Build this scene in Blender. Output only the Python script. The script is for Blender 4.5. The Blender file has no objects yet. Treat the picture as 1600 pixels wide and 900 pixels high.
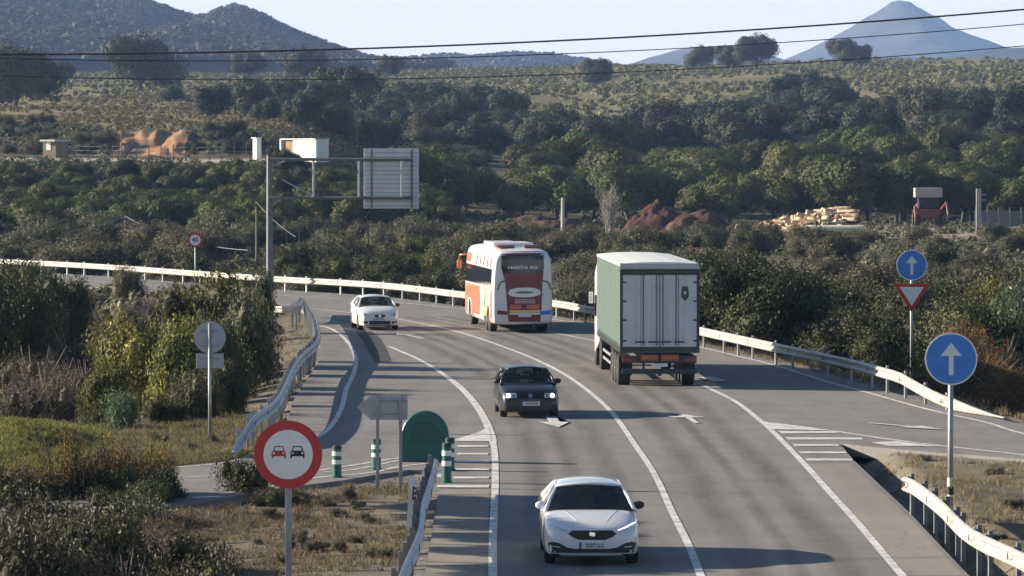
import bpy, bmesh, math, random
import numpy as np
from mathutils import Vector, Matrix, Euler
from mathutils.bvhtree import BVHTree
R = math.radians
rnd = random.Random(11)
rng = np.random.default_rng(5)
scene = bpy.context.scene
col = scene.collection

# ------------------------------------------------------------------ camera
F, CH, HORIZ = 7000.0, 7.46, 238.0           # focal length in photo pixels, camera height over the road
PITCH = math.atan((450 - HORIZ) / F)
cam = bpy.data.cameras.new('camera')
cam.sensor_width = 36; cam.lens = F / 1600 * 36
cam.clip_start = 1; cam.clip_end = 60000
camo = bpy.data.objects.new('camera', cam); col.objects.link(camo)
camo.location = (0, 0, CH); camo.rotation_euler = (math.pi / 2 - PITCH, 0, 0)
scene.camera = camo
def ray(px, py):
    u, v = (px - 800) / F, (py - 450) / F
    return Vector((u, math.cos(PITCH) - v * math.sin(PITCH), -math.sin(PITCH) - v * math.cos(PITCH)))
def gp(px, py, z=0.0):                        # where a point of the road surface stands
    d = ray(px, py); t = (z - CH) / d.z
    return Vector((d.x * t, d.y * t, z))
def at(px, py, y):                            # the point seen at px, py at distance y
    d = ray(px, py); t = y / d.y
    return Vector((d.x * t, y, CH + d.z * t))
def sc(y): return F / y                       # photo pixels per metre at distance y

# ------------------------------------------------------------------ object helpers
def tag(o, label=None, cat=None, group=None, kind=None):
    if label: o['label'] = label
    if cat: o['category'] = cat
    if group: o['group'] = group
    if kind: o['kind'] = kind
    return o
def empty(name, loc=(0, 0, 0), rz=0):
    o = bpy.data.objects.new(name, None); col.objects.link(o)
    o.location = loc; o.rotation_euler = (0, 0, rz); o.empty_display_size = .2
    return o
def link(name, me, parent=None, loc=None):
    o = bpy.data.objects.new(name, me); col.objects.link(o)
    if parent is not None: o.parent = parent
    if loc is not None: o.location = loc
    return o
def copy_tree(o, parent=None):
    c = o.copy(); col.objects.link(c)
    if parent is not None: c.parent = parent
    for ch in list(o.children): copy_tree(ch, c)
    return c
def from_bm(name, bm, mat, parent=None, smooth=False, mods=None, loc=None):
    me = bpy.data.meshes.new(name)
    bmesh.ops.recalc_face_normals(bm, faces=bm.faces)
    bm.to_mesh(me); bm.free()
    if mat: me.materials.append(mat)
    if smooth:
        me.polygons.foreach_set('use_smooth', [True] * len(me.polygons))
    if mods:
        t = bpy.data.objects.new('tmp', me); col.objects.link(t)
        mods(t)
        dg = bpy.context.evaluated_depsgraph_get()
        me2 = bpy.data.meshes.new_from_object(t.evaluated_get(dg))
        bpy.data.objects.remove(t); bpy.data.meshes.remove(me); me = me2; me.name = name
        if smooth: me.polygons.foreach_set('use_smooth', [True] * len(me.polygons))
    return link(name, me, parent, loc)
def fast_mesh(name, V, Q, mat, smooth=False, cols=None):
    me = bpy.data.meshes.new(name)
    V = np.asarray(V, dtype=np.float32); Q = np.asarray(Q, dtype=np.int32)
    k = Q.shape[1]
    me.vertices.add(len(V)); me.vertices.foreach_set('co', V.ravel())
    me.loops.add(Q.size); me.loops.foreach_set('vertex_index', Q.ravel())
    me.polygons.add(len(Q)); me.polygons.foreach_set('loop_start', np.arange(0, Q.size, k, dtype=np.int32))
    me.polygons.foreach_set('loop_total', np.full(len(Q), k, dtype=np.int32))
    if smooth: me.polygons.foreach_set('use_smooth', np.ones(len(Q), dtype=bool))
    me.update(calc_edges=True)
    if cols is not None:
        a = me.color_attributes.new('tint', 'FLOAT_COLOR', 'POINT')
        c = np.ones((len(V), 4), dtype=np.float32); c[:, :3] = cols
        a.data.foreach_set('color', c.ravel())
    if mat: me.materials.append(mat)
    return me
class MB:
    """collects simple solids into one mesh"""
    def __init__(s): s.bm = bmesh.new()
    def box(s, c, size, rot=None, bev=0, taper=None):
        m = Matrix.Translation(c) @ (rot.to_matrix().to_4x4() if rot else Matrix.Identity(4)) @ Matrix.Diagonal((*size, 1))
        r = bmesh.ops.create_cube(s.bm, size=1, matrix=m)
        if taper:
            for v in r['verts']:
                pass
        if bev:
            es = list({e for v in r['verts'] for e in v.link_edges})
            bmesh.ops.bevel(s.bm, geom=es, offset=bev, segments=2, affect='EDGES', profile=.6)
        return s
    def cyl(s, a, b, r1, r2=None, n=16, caps=True):
        a, b = Vector(a), Vector(b); d = b - a; L = d.length
        q = Vector((0, 0, 1)).rotation_difference(d.normalized())
        m = Matrix.Translation((a + b) / 2) @ q.to_matrix().to_4x4()
        bmesh.ops.create_cone(s.bm, cap_ends=caps, segments=n, radius1=r1, radius2=r1 if r2 is None else r2, depth=L, matrix=m)
        return s
    def tube(s, pts, rad, n=8):
        pts = [Vector(p) for p in pts]
        rr = rad if isinstance(rad, (list, tuple)) else [rad] * len(pts)
        rings = []
        up = Vector((0.13, 0.21, 1)).normalized()
        for i, p in enumerate(pts):
            t = (pts[min(i + 1, len(pts) - 1)] - pts[max(i - 1, 0)]).normalized()
            u = t.cross(up)
            if u.length < 1e-3: u = t.cross(Vector((1, 0, 0)))
            u.normalize(); w = t.cross(u)
            rings.append([s.bm.verts.new(p + (u * math.cos(a) + w * math.sin(a)) * rr[i]) for a in [2 * math.pi * k / n for k in range(n)]])
        for a, b in zip(rings, rings[1:]):
            for k in range(n): s.bm.faces.new((a[k], a[(k + 1) % n], b[(k + 1) % n], b[k]))
        s.bm.faces.new(rings[0]); s.bm.faces.new(rings[-1])
        return s
    def loft(s, rings, caps=True, closed=True):
        vs = [[s.bm.verts.new(p) for p in r] for r in rings]
        n = len(rings[0])
        for a, b in zip(vs, vs[1:]):
            for k in range(n if closed else n - 1):
                s.bm.faces.new((a[k], a[(k + 1) % n], b[(k + 1) % n], b[k]))
        if caps: s.bm.faces.new(vs[0]); s.bm.faces.new(vs[-1])
        return s
    def poly(s, pts, ext=None):
        """flat polygon; ext = vector it is extruded by"""
        v = [s.bm.verts.new(p) for p in pts]
        f = s.bm.faces.new(v)
        if ext is not None:
            r = bmesh.ops.extrude_face_region(s.bm, geom=[f])
            bmesh.ops.translate(s.bm, verts=[g for g in r['geom'] if isinstance(g, bmesh.types.BMVert)], vec=ext)
        return s
    def lathe(s, prof, n=24, c=(0, 0, 0)):
        c = Vector(c)
        rings = [[c + Vector((r * math.cos(2 * math.pi * k / n), r * math.sin(2 * math.pi * k / n), z)) for k in range(n)] for r, z in prof]
        return s.loft(rings)
    def sphere(s, c, r, sc_=(1, 1, 1), sub=2):
        m = Matrix.Translation(c) @ Matrix.Diagonal((*sc_, 1))
        bmesh.ops.create_icosphere(s.bm, subdivisions=sub, radius=r, matrix=m); return s
    def build(s, name, mat, parent=None, smooth=False, mods=None, loc=None):
        return from_bm(name, s.bm, mat, parent, smooth, mods, loc)

# ------------------------------------------------------------------ materials
def new_mat(name):
    m = bpy.data.materials.new(name); m.use_nodes = True
    nt = m.node_tree; return m, nt, nt.nodes['Principled BSDF']
def N(nt, t, **k):
    n = nt.nodes.new(t)
    for a, b in k.items():
        if a in n.inputs: n.inputs[a].default_value = b
        else: setattr(n, a, b)
    return n
def plain(name, c, rough=.5, metal=0, var=.12, scale=3.0, bump=0, coat=0, spec=.5, emit=None, dirt=None):
    """a paint / metal / rubber with an uneven surface"""
    m, nt, p = new_mat(name); L = nt.links
    tc = N(nt, 'ShaderNodeTexCoord')
    no = N(nt, 'ShaderNodeTexNoise', Scale=scale, Detail=6.0, Roughness=.6)
    L.new(tc.outputs['Object'], no.inputs['Vector'])
    mr = N(nt, 'ShaderNodeMapRange'); mr.inputs[1].default_value = .3; mr.inputs[2].default_value = .7
    mr.inputs[3].default_value = 1 - var; mr.inputs[4].default_value = 1 + var * .6
    L.new(no.outputs['Fac'], mr.inputs[0])
    mx = N(nt, 'ShaderNodeMix', data_type='RGBA', blend_type='MULTIPLY'); mx.inputs[0].default_value = 1
    mx.inputs[6].default_value = (*c, 1); L.new(mr.outputs[0], mx.inputs[7])
    outc = mx.outputs[2]
    if dirt:
        n2 = N(nt, 'ShaderNodeTexNoise', Scale=scale * 2.7, Detail=8.0, Roughness=.7)
        L.new(tc.outputs['Object'], n2.inputs['Vector'])
        r2 = N(nt, 'ShaderNodeMapRange'); r2.inputs[1].default_value = .52; r2.inputs[2].default_value = .72
        r2.inputs[3].default_value = 0; r2.inputs[4].default_value = dirt[1]
        L.new(n2.outputs['Fac'], r2.inputs[0])
        m2 = N(nt, 'ShaderNodeMix', data_type='RGBA'); L.new(r2.outputs[0], m2.inputs[0])
        L.new(outc, m2.inputs[6]); m2.inputs[7].default_value = (*dirt[0], 1); outc = m2.outputs[2]
    L.new(outc, p.inputs['Base Color'])
    p.inputs['Roughness'].default_value = rough; p.inputs['Metallic'].default_value = metal
    p.inputs['Coat Weight'].default_value = coat; p.inputs['Coat Roughness'].default_value = .05
    p.inputs['Specular IOR Level'].default_value = spec
    if bump:
        b = N(nt, 'ShaderNodeBump', Strength=bump, Distance=.02)
        L.new(no.outputs['Fac'], b.inputs['Height']); L.new(b.outputs[0], p.inputs['Normal'])
    if emit:
        p.inputs['Emission Color'].default_value = (*emit[0], 1); p.inputs['Emission Strength'].default_value = emit[1]
    return m
def glass(name, tint, see=.35, rough=.03):
    m, nt, p = new_mat(name); L = nt.links
    p.inputs['Base Color'].default_value = (*tint, 1); p.inputs['Roughness'].default_value = rough; p.inputs['Specular IOR Level'].default_value = .28
    tr = N(nt, 'ShaderNodeBsdfTransparent'); tr.inputs[0].default_value = (.75, .85, .85, 1)
    mx = N(nt, 'ShaderNodeMixShader'); mx.inputs[0].default_value = see
    L.new(p.outputs[0], mx.inputs[1]); L.new(tr.outputs[0], mx.inputs[2])
    L.new(mx.outputs[0], nt.nodes['Material Output'].inputs[0]); return m
def leafmat(name, c1, c2, c3=None, scale=.6, transl=.25, rough=.65, hue=.05, isl=.45):
    """foliage: clumps of two or three colours, each plant a bit different, thin leaves let some light through"""
    m, nt, p = new_mat(name); L = nt.links
    geo = N(nt, 'ShaderNodeNewGeometry'); oi = N(nt, 'ShaderNodeObjectInfo'); tc = N(nt, 'ShaderNodeTexCoord')
    no = N(nt, 'ShaderNodeTexNoise', Scale=scale, Detail=5.0, Roughness=.65); L.new(tc.outputs['Object'], no.inputs['Vector'])
    ad = N(nt, 'ShaderNodeMath', operation='ADD'); L.new(no.outputs['Fac'], ad.inputs[0])
    rp = N(nt, 'ShaderNodeMath', operation='MULTIPLY_ADD'); L.new(geo.outputs['Random Per Island'], rp.inputs[0])
    rp.inputs[1].default_value = isl; rp.inputs[2].default_value = -isl / 2; L.new(rp.outputs[0], ad.inputs[1])
    cr = N(nt, 'ShaderNodeValToRGB'); e = cr.color_ramp.elements
    e[0].position = .3; e[0].color = (*c1, 1); e[1].position = .68; e[1].color = (*c2, 1)
    if c3: x = e.new(.82); x.color = (*c3, 1)
    L.new(ad.outputs[0], cr.inputs[0])
    hs = N(nt, 'ShaderNodeHueSaturation'); L.new(cr.outputs[0], hs.inputs['Color'])
    h = N(nt, 'ShaderNodeMapRange'); L.new(oi.outputs['Random'], h.inputs[0]); h.inputs[3].default_value = .5 - hue * .5; h.inputs[4].default_value = .5 + hue * .5
    v = N(nt, 'ShaderNodeMath', operation='FRACT'); vm = N(nt, 'ShaderNodeMath', operation='MULTIPLY'); vm.inputs[1].default_value = 7.31
    L.new(oi.outputs['Random'], vm.inputs[0]); L.new(vm.outputs[0], v.inputs[0])
    v2 = N(nt, 'ShaderNodeMapRange'); L.new(v.outputs[0], v2.inputs[0]); v2.inputs[3].default_value = .72; v2.inputs[4].default_value = 1.25
    L.new(h.outputs[0], hs.inputs['Hue']); L.new(v2.outputs[0], hs.inputs['Value'])
    L.new(hs.outputs[0], p.inputs['Base Color']); p.inputs['Roughness'].default_value = rough
    p.inputs['Specular IOR Level'].default_value = .25
    t = N(nt, 'ShaderNodeBsdfTranslucent'); L.new(hs.outputs[0], t.inputs[0])
    mx = N(nt, 'ShaderNodeMixShader'); mx.inputs[0].default_value = transl
    L.new(p.outputs[0], mx.inputs[1]); L.new(t.outputs[0], mx.inputs[2])
    L.new(mx.outputs[0], nt.nodes['Material Output'].inputs[0]); return m
def tintmat(name, scale=1.2, var=.3, bump=.6, dist=.05, rough=.95, fine=18.0):
    """ground: zone colour from the mesh times several scales of noise"""
    m, nt, p = new_mat(name); L = nt.links
    va = N(nt, 'ShaderNodeVertexColor', layer_name='tint'); tc = N(nt, 'ShaderNodeTexCoord')
    n1 = N(nt, 'ShaderNodeTexNoise', Scale=scale, Detail=9.0, Roughness=.7); n2 = N(nt, 'ShaderNodeTexNoise', Scale=fine, Detail=5.0, Roughness=.7)
    L.new(tc.outputs['Object'], n1.inputs['Vector']); L.new(tc.outputs['Object'], n2.inputs['Vector'])
    a = N(nt, 'ShaderNodeMapRange'); L.new(n1.outputs['Fac'], a.inputs[0]); a.inputs[1].default_value = .3; a.inputs[2].default_value = .7; a.inputs[3].default_value = 1 - var; a.inputs[4].default_value = 1 + var
    b = N(nt, 'ShaderNodeMapRange'); L.new(n2.outputs['Fac'], b.inputs[0]); b.inputs[1].default_value = .3; b.inputs[2].default_value = .7; b.inputs[3].default_value = 1 - var; b.inputs[4].default_value = 1 + var
    mu = N(nt, 'ShaderNodeMath', operation='MULTIPLY'); L.new(a.outputs[0], mu.inputs[0]); L.new(b.outputs[0], mu.inputs[1])
    mx = N(nt, 'ShaderNodeMix', data_type='RGBA', blend_type='MULTIPLY'); mx.inputs[0].default_value = 1
    L.new(va.outputs[0], mx.inputs[6]); L.new(mu.outputs[0], mx.inputs[7]); L.new(mx.outputs[2], p.inputs['Base Color'])
    p.inputs['Roughness'].default_value = rough; p.inputs['Specular IOR Level'].default_value = .1
    bp = N(nt, 'ShaderNodeBump', Strength=bump, Distance=dist); L.new(mu.outputs[0], bp.inputs['Height']); L.new(bp.outputs[0], p.inputs['Normal'])
    return m
M = dict(
    galv=plain('galvanised_steel', (.42, .43, .45), .42, .7, .18, 2.0, .1, dirt=((.30, .27, .22), .5)),
    rail=plain('guardrail_zinc', (.50, .485, .44), .5, .25, .22, 1.3, .15, dirt=((.26, .22, .17), .7)),
    post=plain('post_zinc', (.33, .34, .35), .55, .6, .2, 3.0, dirt=((.2, .17, .13), .5)),
    darkpost=plain('dark_post', (.16, .17, .18), .6, .3, .2, 3.0),
    panelback=plain('panel_back', (.60, .61, .66), .5, .2, .1, 2.0, dirt=((.4, .4, .4), .3)),
    signback=plain('sign_back', (.42, .43, .47), .55, .35, .1, 4.0, dirt=((.22, .2, .18), .3)),
    white=plain('sign_white', (.72, .72, .70), .5, 0, .07, 6.0),
    red=plain('sign_red', (.50, .025, .02), .45, 0, .10, 5.0),
    redcar=plain('symbol_red', (.42, .03, .03), .45, 0, .1, 5.0),
    blue=plain('sign_blue', (.035, .20, .62), .42, 0, .10, 5.0),
    black=plain('black', (.015, .015, .017), .5, 0, .2, 5.0),
    yellow=plain('sticker_yellow', (.6, .42, .04), .5, 0, .1, 5.0),
    green=plain('bollard_green', (.006, .10, .088), .45, 0, .16, 3.0, .05, dirt=((.05, .12, .09), .5)),
    reflect=plain('reflective_white', (.78, .78, .76), .4, 0, .08, 8.0),
    rubber=plain('rubber', (.018, .018, .018), .8, 0, .25, 8.0),
    rim=plain('alloy', (.35, .36, .37), .35, .8, .1, 6.0),
    seatw=plain('car_white', (.70, .71, .73), .28, 0, .05, 1.5, coat=.8),
    oldw=plain('car_white_old', (.70, .70, .69), .35, 0, .06, 1.5, coat=.5),
    carblk=plain('car_black', (.009, .010, .016), .35, 0, .2, 1.5, coat=.4),
    trim=plain('black_trim', (.02, .02, .022), .55, 0, .2, 5.0),
    glass=glass('car_glass', (.005, .006, .010), .10),
    glass2=glass('car_glass_clear', (.008, .010, .014), .38),
    busglass=plain('coach_glass', (.012, .016, .03), .06, 0, .1, 2.0),
    cabin=plain('cabin_trim', (.05, .05, .055), .8, 0, .2, 4.0),
    plate=plain('number_plate', (.66, .67, .68), .4, 0, .05, 9.0),
    eu=plain('plate_blue', (.02, .07, .40), .4),
    lamp=plain('headlamp', (.55, .58, .62), .12, .2, .2, 20.0, coat=1),
    lit=plain('lit_headlamp', (.9, .9, .9), .2, emit=((1, .97, .92), 1.5)),
    amber=plain('amber', (.32, .12, .03), .3, 0, .1, 9.0),
    tail=plain('tail_lamp', (.20, .010, .012), .2, 0, .2, 9.0, coat=.6),
    chrome=plain('chrome', (.6, .6, .62), .15, 1, .05, 5.0),
    skin=plain('skin', (.42, .25, .18), .6), hair=plain('hair', (.03, .02, .015), .8), cloth=plain('jacket', (.05, .06, .09), .9),
    curtain=plain('trailer_curtain', (.068, .108, .092), .55, 0, .10, .7, .15, dirt=((.11, .13, .11), .5)),
    trailroof=plain('trailer_roof', (.72, .73, .70), .5, 0, .08, .8),
    door=plain('trailer_door', (.52, .53, .58), .45, 0, .10, 1.0, dirt=((.33, .32, .33), .45)),
    frame=plain('trailer_frame', (.05, .055, .06), .6, .2, .2, 3.0),
    orange=plain('orange_marking', (.26, .07, .025), .4, 0, .12, 6.0),
    busw=plain('coach_white', (.70, .70, .70), .35, 0, .06, 1.0, coat=.4),
    busr=plain('coach_red', (.17, .018, .02), .35, 0, .1, 1.0, coat=.4),
    buso=plain('coach_orange', (.55, .16, .07), .35, 0, .1, 1.0, coat=.3),
    busy=plain('coach_yellow', (.80, .60, .12), .35, 0, .1, 1.0, coat=.3),
    busg=plain('coach_green', (.08, .22, .06), .35, 0, .1, 1.0, coat=.3),
    gravel=plain('gravel_stone', (.26, .24, .20), .9, 0, .3, 9.0),
    concrete=plain('concrete', (.42, .41, .38), .85, 0, .15, 2.0, .2, dirt=((.28, .26, .23), .5)),
    shed=plain('whitewash', (.78, .76, .70), .8, 0, .10, 1.0, .1, dirt=((.55, .48, .38), .35)),
    tin=plain('tin_roof', (.45, .44, .42), .5, .3, .15, 1.0),
    wood=plain('weathered_wood', (.18, .14, .10), .85, 0, .25, 3.0, .3),
    bark=plain('bark', (.09, .075, .06), .95, 0, .3, 4.0, .5),
    palebark=plain('pale_bark', (.42, .38, .33), .9, 0, .2, 4.0, .3),
    logbark=plain('log_bark', (.46, .33, .21), .9, 0, .4, 1.5, .4),
    logdark=plain('dark_log_bark', (.14, .085, .05), .9, 0, .4, 1.5, .4),
    logcut=plain('cut_log', (.78, .62, .40), .85, 0, .25, 2.0, .2),
    cable=plain('cable', (.03, .03, .032), .6),
    greycable=plain('grey_cable', (.13, .135, .14), .5),
    machine=plain('machine_red', (.16, .04, .03), .6, 0, .25, 2.0, .1, dirt=((.18, .12, .08), .6)),
    machinegrey=plain('machine_grey', (.42, .36, .32), .6, 0, .15, 2.0),
    milestone=plain('post_white', (.74, .74, .72), .55, 0, .08, 5.0, dirt=((.5, .48, .42), .3)),
    oak=leafmat('oak_leaves', (.024, .030, .016), (.070, .074, .034), (.14, .13, .058), .9, .12, hue=.07, isl=.2),
    farhill=leafmat('hill_woods', (.030, .036, .020), (.058, .064, .034), None, .02, .1, isl=.1),
    pine=leafmat('pine_needles', (.036, .048, .014), (.125, .135, .032), (.23, .22, .06), .9, .15, hue=.06, isl=.15),
    scrub=leafmat('scrub_leaves', (.060, .062, .036), (.135, .128, .075), (.26, .22, .14), .6, .25, hue=.08),
    olive=leafmat('hill_scrub', (.10, .10, .045), (.24, .215, .095), (.36, .29, .14), .05, .25),
    bush=leafmat('dark_bush_leaves', (.030, .038, .017), (.085, .092, .034), (.18, .165, .075), 1.2, .2, isl=.35),
    yellowbush=leafmat('yellow_bush_leaves', (.046, .056, .018), (.165, .160, .034), (.38, .32, .06), 2.2, .25),
    broom=leafmat('broom', (.06, .085, .045), (.15, .19, .09), (.30, .30, .17), 1.0, .3),
    bramble=leafmat('bramble', (.055, .046, .035), (.13, .11, .08), (.27, .22, .15), 1.6, .25),
    copper=leafmat('copper_leaves', (.08, .06, .022), (.25, .16, .045), (.42, .28, .08), 1.4, .35),
    drygrass=leafmat('dry_grass', (.12, .098, .055), (.28, .22, .12), (.44, .37, .23), 1.3, .35),
    freshgrass=leafmat('fresh_grass', (.085, .095, .022), (.20, .195, .045), (.36, .31, .11), .8, .35),
    glossleaf=leafmat('glossy_leaves', (.040, .043, .023), (.115, .108, .052), (.25, .21, .11), 2.0, .22, .6),
    twig=plain('twigs', (.20, .165, .145), .9, 0, .25, 4.0),
)

# ------------------------------------------------------------------ noise for numpy meshes
def _h(i, j, s): 
    n = (i * 374761393 + j * 668265263 + s * 1442695041) & 0xffffffff
    n = ((n ^ (n >> 13)) * 1274126177) & 0xffffffff
    return ((n ^ (n >> 16)) & 0xffff) / 65535.0
def vnoise(x, y, s=0):
    xi = np.floor(x).astype(np.int64); yi = np.floor(y).astype(np.int64)
    fx = x - xi; fy = y - yi; fx = fx * fx * (3 - 2 * fx); fy = fy * fy * (3 - 2 * fy)
    a = _h(xi, yi, s); b = _h(xi + 1, yi, s); c = _h(xi, yi + 1, s); d = _h(xi + 1, yi + 1, s)
    return (a * (1 - fx) + b * fx) * (1 - fy) + (c * (1 - fx) + d * fx) * fy - .5
def fbm(x, y, o=4, s=0):
    t = 0; a = 1.0
    for k in range(o): t = t + a * vnoise(x * 2 ** k, y * 2 ** k, s + k); a *= .5
    return t
HAZE, SKY, SUN, EXPO = .000075, .05, 5.0, 1.32; VEIL = (11.2, 11.0, 10.9, 1)
# ------------------------------------------------------------------ road outline and terrain
OUT_PX = [(662,900),(672,850),(680,800),(684,770),(689,752),(690,741),(665,736),(640,735),(590,741),(540,750),(500,755),(440,762),(390,770),(345,779),(300,786),(150,795),(0,802),(-250,812),
          (-250,742),(0,737),(200,731),(280,728),(345,722),(390,712),(425,684),(447,660),(453,645),(457,628),(470,606),(484,586),(497,566),(500,540),(493,518),(482,505),(478,494),(473,484),(430,479),(300,462),(160,449),(0,441),(-300,428),(-800,408),
          (-800,394),(-300,410),(0,422),(160,431),(300,442),(430,452),(600,463),(735,480),(870,494),(925,505),(1000,518),(1090,538),(1200,563),(1330,595),(1400,615),(1480,635),(1600,664),(1800,708),(2100,770),
          (2100,800),(1800,742),(1600,717),(1450,706),(1370,699),(1312,693),(1335,720),(1420,800),(1505,890),(1515,900)]
OUT = [gp(*p).xy for p in OUT_PX] + [Vector((8.0, 60)), Vector((8.0, 22)), Vector((-1.45, 22)), Vector((-1.5, 60))]
OA = np.array([(p.x, p.y) for p in OUT])
def road_dist(X, Y):
    """metres outside the asphalt (negative inside)"""
    shp = X.shape; x = X.ravel(); y = Y.ravel()
    best = np.full(x.shape, 1e9); inside = np.zeros(x.shape, bool)
    n = len(OA)
    for i in range(n):
        x1, y1 = OA[i]; x2, y2 = OA[(i + 1) % n]
        dx, dy = x2 - x1, y2 - y1
        t = np.clip(((x - x1) * dx + (y - y1) * dy) / (dx * dx + dy * dy + 1e-12), 0, 1)
        best = np.minimum(best, np.hypot(x - x1 - t * dx, y - y1 - t * dy))
        c = ((y1 > y) != (y2 > y))
        with np.errstate(divide='ignore', invalid='ignore'):
            xx = dx * (y - y1) / (dy if abs(dy) > 1e-9 else 1e-9) + x1
        inside ^= c & (x < xx)
    return np.where(inside, -best, best).reshape(shp)
DD = np.array([300, 360, 450, 520, 575, 620, 655, 680, 800, 950, 1100, 1300, 1600, 2000], float)
PXS = np.array([0, 420, 620, 1000, 1600], float)
PY = np.array([
    [425, 405, 380, 345, 253, 247, 240, 199, 187, 173, 160, 145, 130, 116],
    [425, 405, 380, 345, 256, 250, 243, 210, 195, 178, 160, 143, 128, 118],
    [425, 405, 387, 367, 338, 328, 315, 300, 260, 222, 186, 150, 127, 113],
    [430, 407, 392, 376, 352, 342, 332, 315, 275, 235, 195, 150, 121, 104],
    [430, 402, 378, 362, 352, 346, 330, 300, 252, 215, 175, 140, 115, 93]], float)
ZT = CH - (PY - HORIZ) * DD / F
ZT[:, 0] = -1.5
def sstep(a, b, x):
    t = np.clip((x - a) / (b - a), 0, 1); return t * t * (3 - 2 * t)
def terrain(X, Y, rd=None):
    X = np.asarray(X, float); Y = np.asarray(Y, float)
    Yc = np.maximum(Y, 1.0)
    px = np.clip(800 + X / Yc * F, 0, 1600)
    zs = np.array([np.interp(Yc, DD, ZT[k]) for k in range(len(PXS))])
    z = np.zeros_like(X)
    idx = np.clip(np.searchsorted(PXS, px) - 1, 0, len(PXS) - 2)
    t = (px - PXS[idx]) / (PXS[idx + 1] - PXS[idx]); t = t * t * (3 - 2 * t)
    z0 = np.take_along_axis(zs, idx[None], 0)[0]; z1 = np.take_along_axis(zs, idx[None] + 1, 0)[0]
    z = z0 * (1 - t) + z1 * t
    # rolling ground away from the road
    amp = sstep(400, 1200, Yc) * 2.2
    z = z + fbm(X / 60, Y / 60, 4, 3) * amp + fbm(X / 9, Y / 9, 3, 7) * .25 * sstep(250, 500, Yc)
    # eroded gullies of the cut bank
    cut = sstep(636, 650, Yc) * (1 - sstep(680, 700, Yc)) * sstep(120, 170, px) * (1 - sstep(300, 340, px))
    z = z + cut * (fbm(X / 1.8, Y / 14, 4, 61) * .8 + fbm(X / .6, Y / 5, 3, 62) * .6)
    # near ground: below 300 m
    near = Yc < 300
    left = X < 0
    bot = np.where(left, np.where(Yc < 126, -.45, -.45 - 2.3 * sstep(126, 150, Yc)), np.where(Yc < 125, -.45, -1.8))
    bot = bot + (-1.5 - bot) * sstep(235, 300, Yc)
    z = np.where(near, bot, z)
    z = z + .75 * np.exp(-((X + 13.2) / 2.0) ** 2 - ((Y - 119) / 5.5) ** 2)
    if rd is None: 
        rd = np.full(X.shape, 50.0)
        sel = Yc < 420
        if sel.any(): rd[sel] = road_dist(X[sel], Y[sel])
    f = sstep(.5, 7.0, rd)
    drop = np.where(left, np.where(Yc < 112, .07, .16), .07 + .42 * (1 - sstep(8.8, 9.7, X)) * (Yc < 125))
    zn = -drop - .04 * sstep(0, .5, rd)
    zr = zn * (1 - f) + z * f
    z = np.where(rd < 45, zr, z)
    z = np.where(rd < 0, -drop - .01, z)
    z = z + np.where(left, 1, .3) * (fbm(X / 1.6, Y / 2.6, 3, 11) * .17 + fbm(X / .5, Y / .9, 2, 19) * .03) * sstep(.6, 3, rd) * (1 - sstep(300, 420, Yc))
    return z
def tz(x, y): return float(terrain(np.array([x]), np.array([y]))[0])

us = np.concatenate([-np.geomspace(1.6, .16, 34), np.arange(-.155, .155, .00075), np.geomspace(.16, 1.6, 34)])
ds = np.concatenate([np.linspace(16, 60, 14)[:-1], np.geomspace(60, 400, 470)[:-1], np.geomspace(400, 2300, 330)[:-1], np.geomspace(2300, 24000, 26)])
U, D = np.meshgrid(us, ds)
GX, GY = U * D, D
RD = np.full(GX.shape, 50.0); selr = GY < 420
RD[selr] = road_dist(GX[selr], GY[selr])
GZ = terrain(GX, GY, RD)
# colour zones of the ground (what grows and lies there)
px = 800 + U * F
n1 = fbm(GX / 5, GY / 8, 4, 21) + .5; n2 = fbm(GX / 30, GY / 50, 3, 31) + .5
soil = np.array([.155, .132, .100]); dry = np.array([.21, .18, .115]); grav = np.array([.24, .22, .19]); grn = np.array([.19, .185, .06])
dark = np.array([.085, .080, .045]); olv = np.array([.25, .22, .105]); ochre = np.array([.46, .26, .13]); track = np.array([.46, .42, .35]); redd = np.array([.24, .12, .08])
def mixc(a, b, t): return a * (1 - t[..., None]) + b * t[..., None]
C = np.broadcast_to(soil, GX.shape + (3,)).copy()
C = mixc(C, dry, sstep(.35, .75, n1) * .8)
C = mixc(C, grav, (1 - sstep(.2, 2.2, RD)) * .8 * (1 - .8 * sstep(185, 200, GY)))
C = mixc(C, grn, sstep(450, 380, px[...]) * 0)
kn = sstep(200, 130, px) * sstep(104, 110, GY) * (1 - sstep(128, 134, GY))
C = mixc(C, grn, kn * np.clip(.55 + n1 * .6, 0, 1))
C = mixc(C, dark, sstep(128, 145, GY) * sstep(1.5, 6, RD) * (.55 + .45 * (1 - n1).clip(0, 1)))
C = mixc(C, dark, sstep(380, 470, GY) * .35)
C = mixc(C, olv, sstep(900, 1250, GY) * .9 * np.clip(n2 + .3, 0, 1))
tr = sstep(575, 592, GY) * (1 - sstep(622, 630, GY)) * sstep(470, 420, px)
C = mixc(C, track, tr * .9)
C = mixc(C, mixc(np.broadcast_to(ochre, C.shape), soil * .8, np.clip(fbm(GX / 2.2, GY / 9, 4, 91) * 2.0 + .35, 0, 1)), sstep(640, 655, GY) * (1 - sstep(678, 690, GY + fbm(GX / 3, GY / 5, 3, 92) * 18)) * sstep(150, 190, px + (n1 - .5) * 60) * (1 - sstep(285, 315, px + (n1 - .5) * 60)))
C = mixc(C, olv, sstep(700, 720, GY) * sstep(620, 450, px) * .8)
tr2 = sstep(470, 490, GY) * (1 - sstep(560, 600, GY)) * sstep(1050, 1120, px)
C = mixc(C, mixc(np.broadcast_to(track, C.shape), redd, np.clip(n1, 0, 1)), tr2 * .7)
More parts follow.
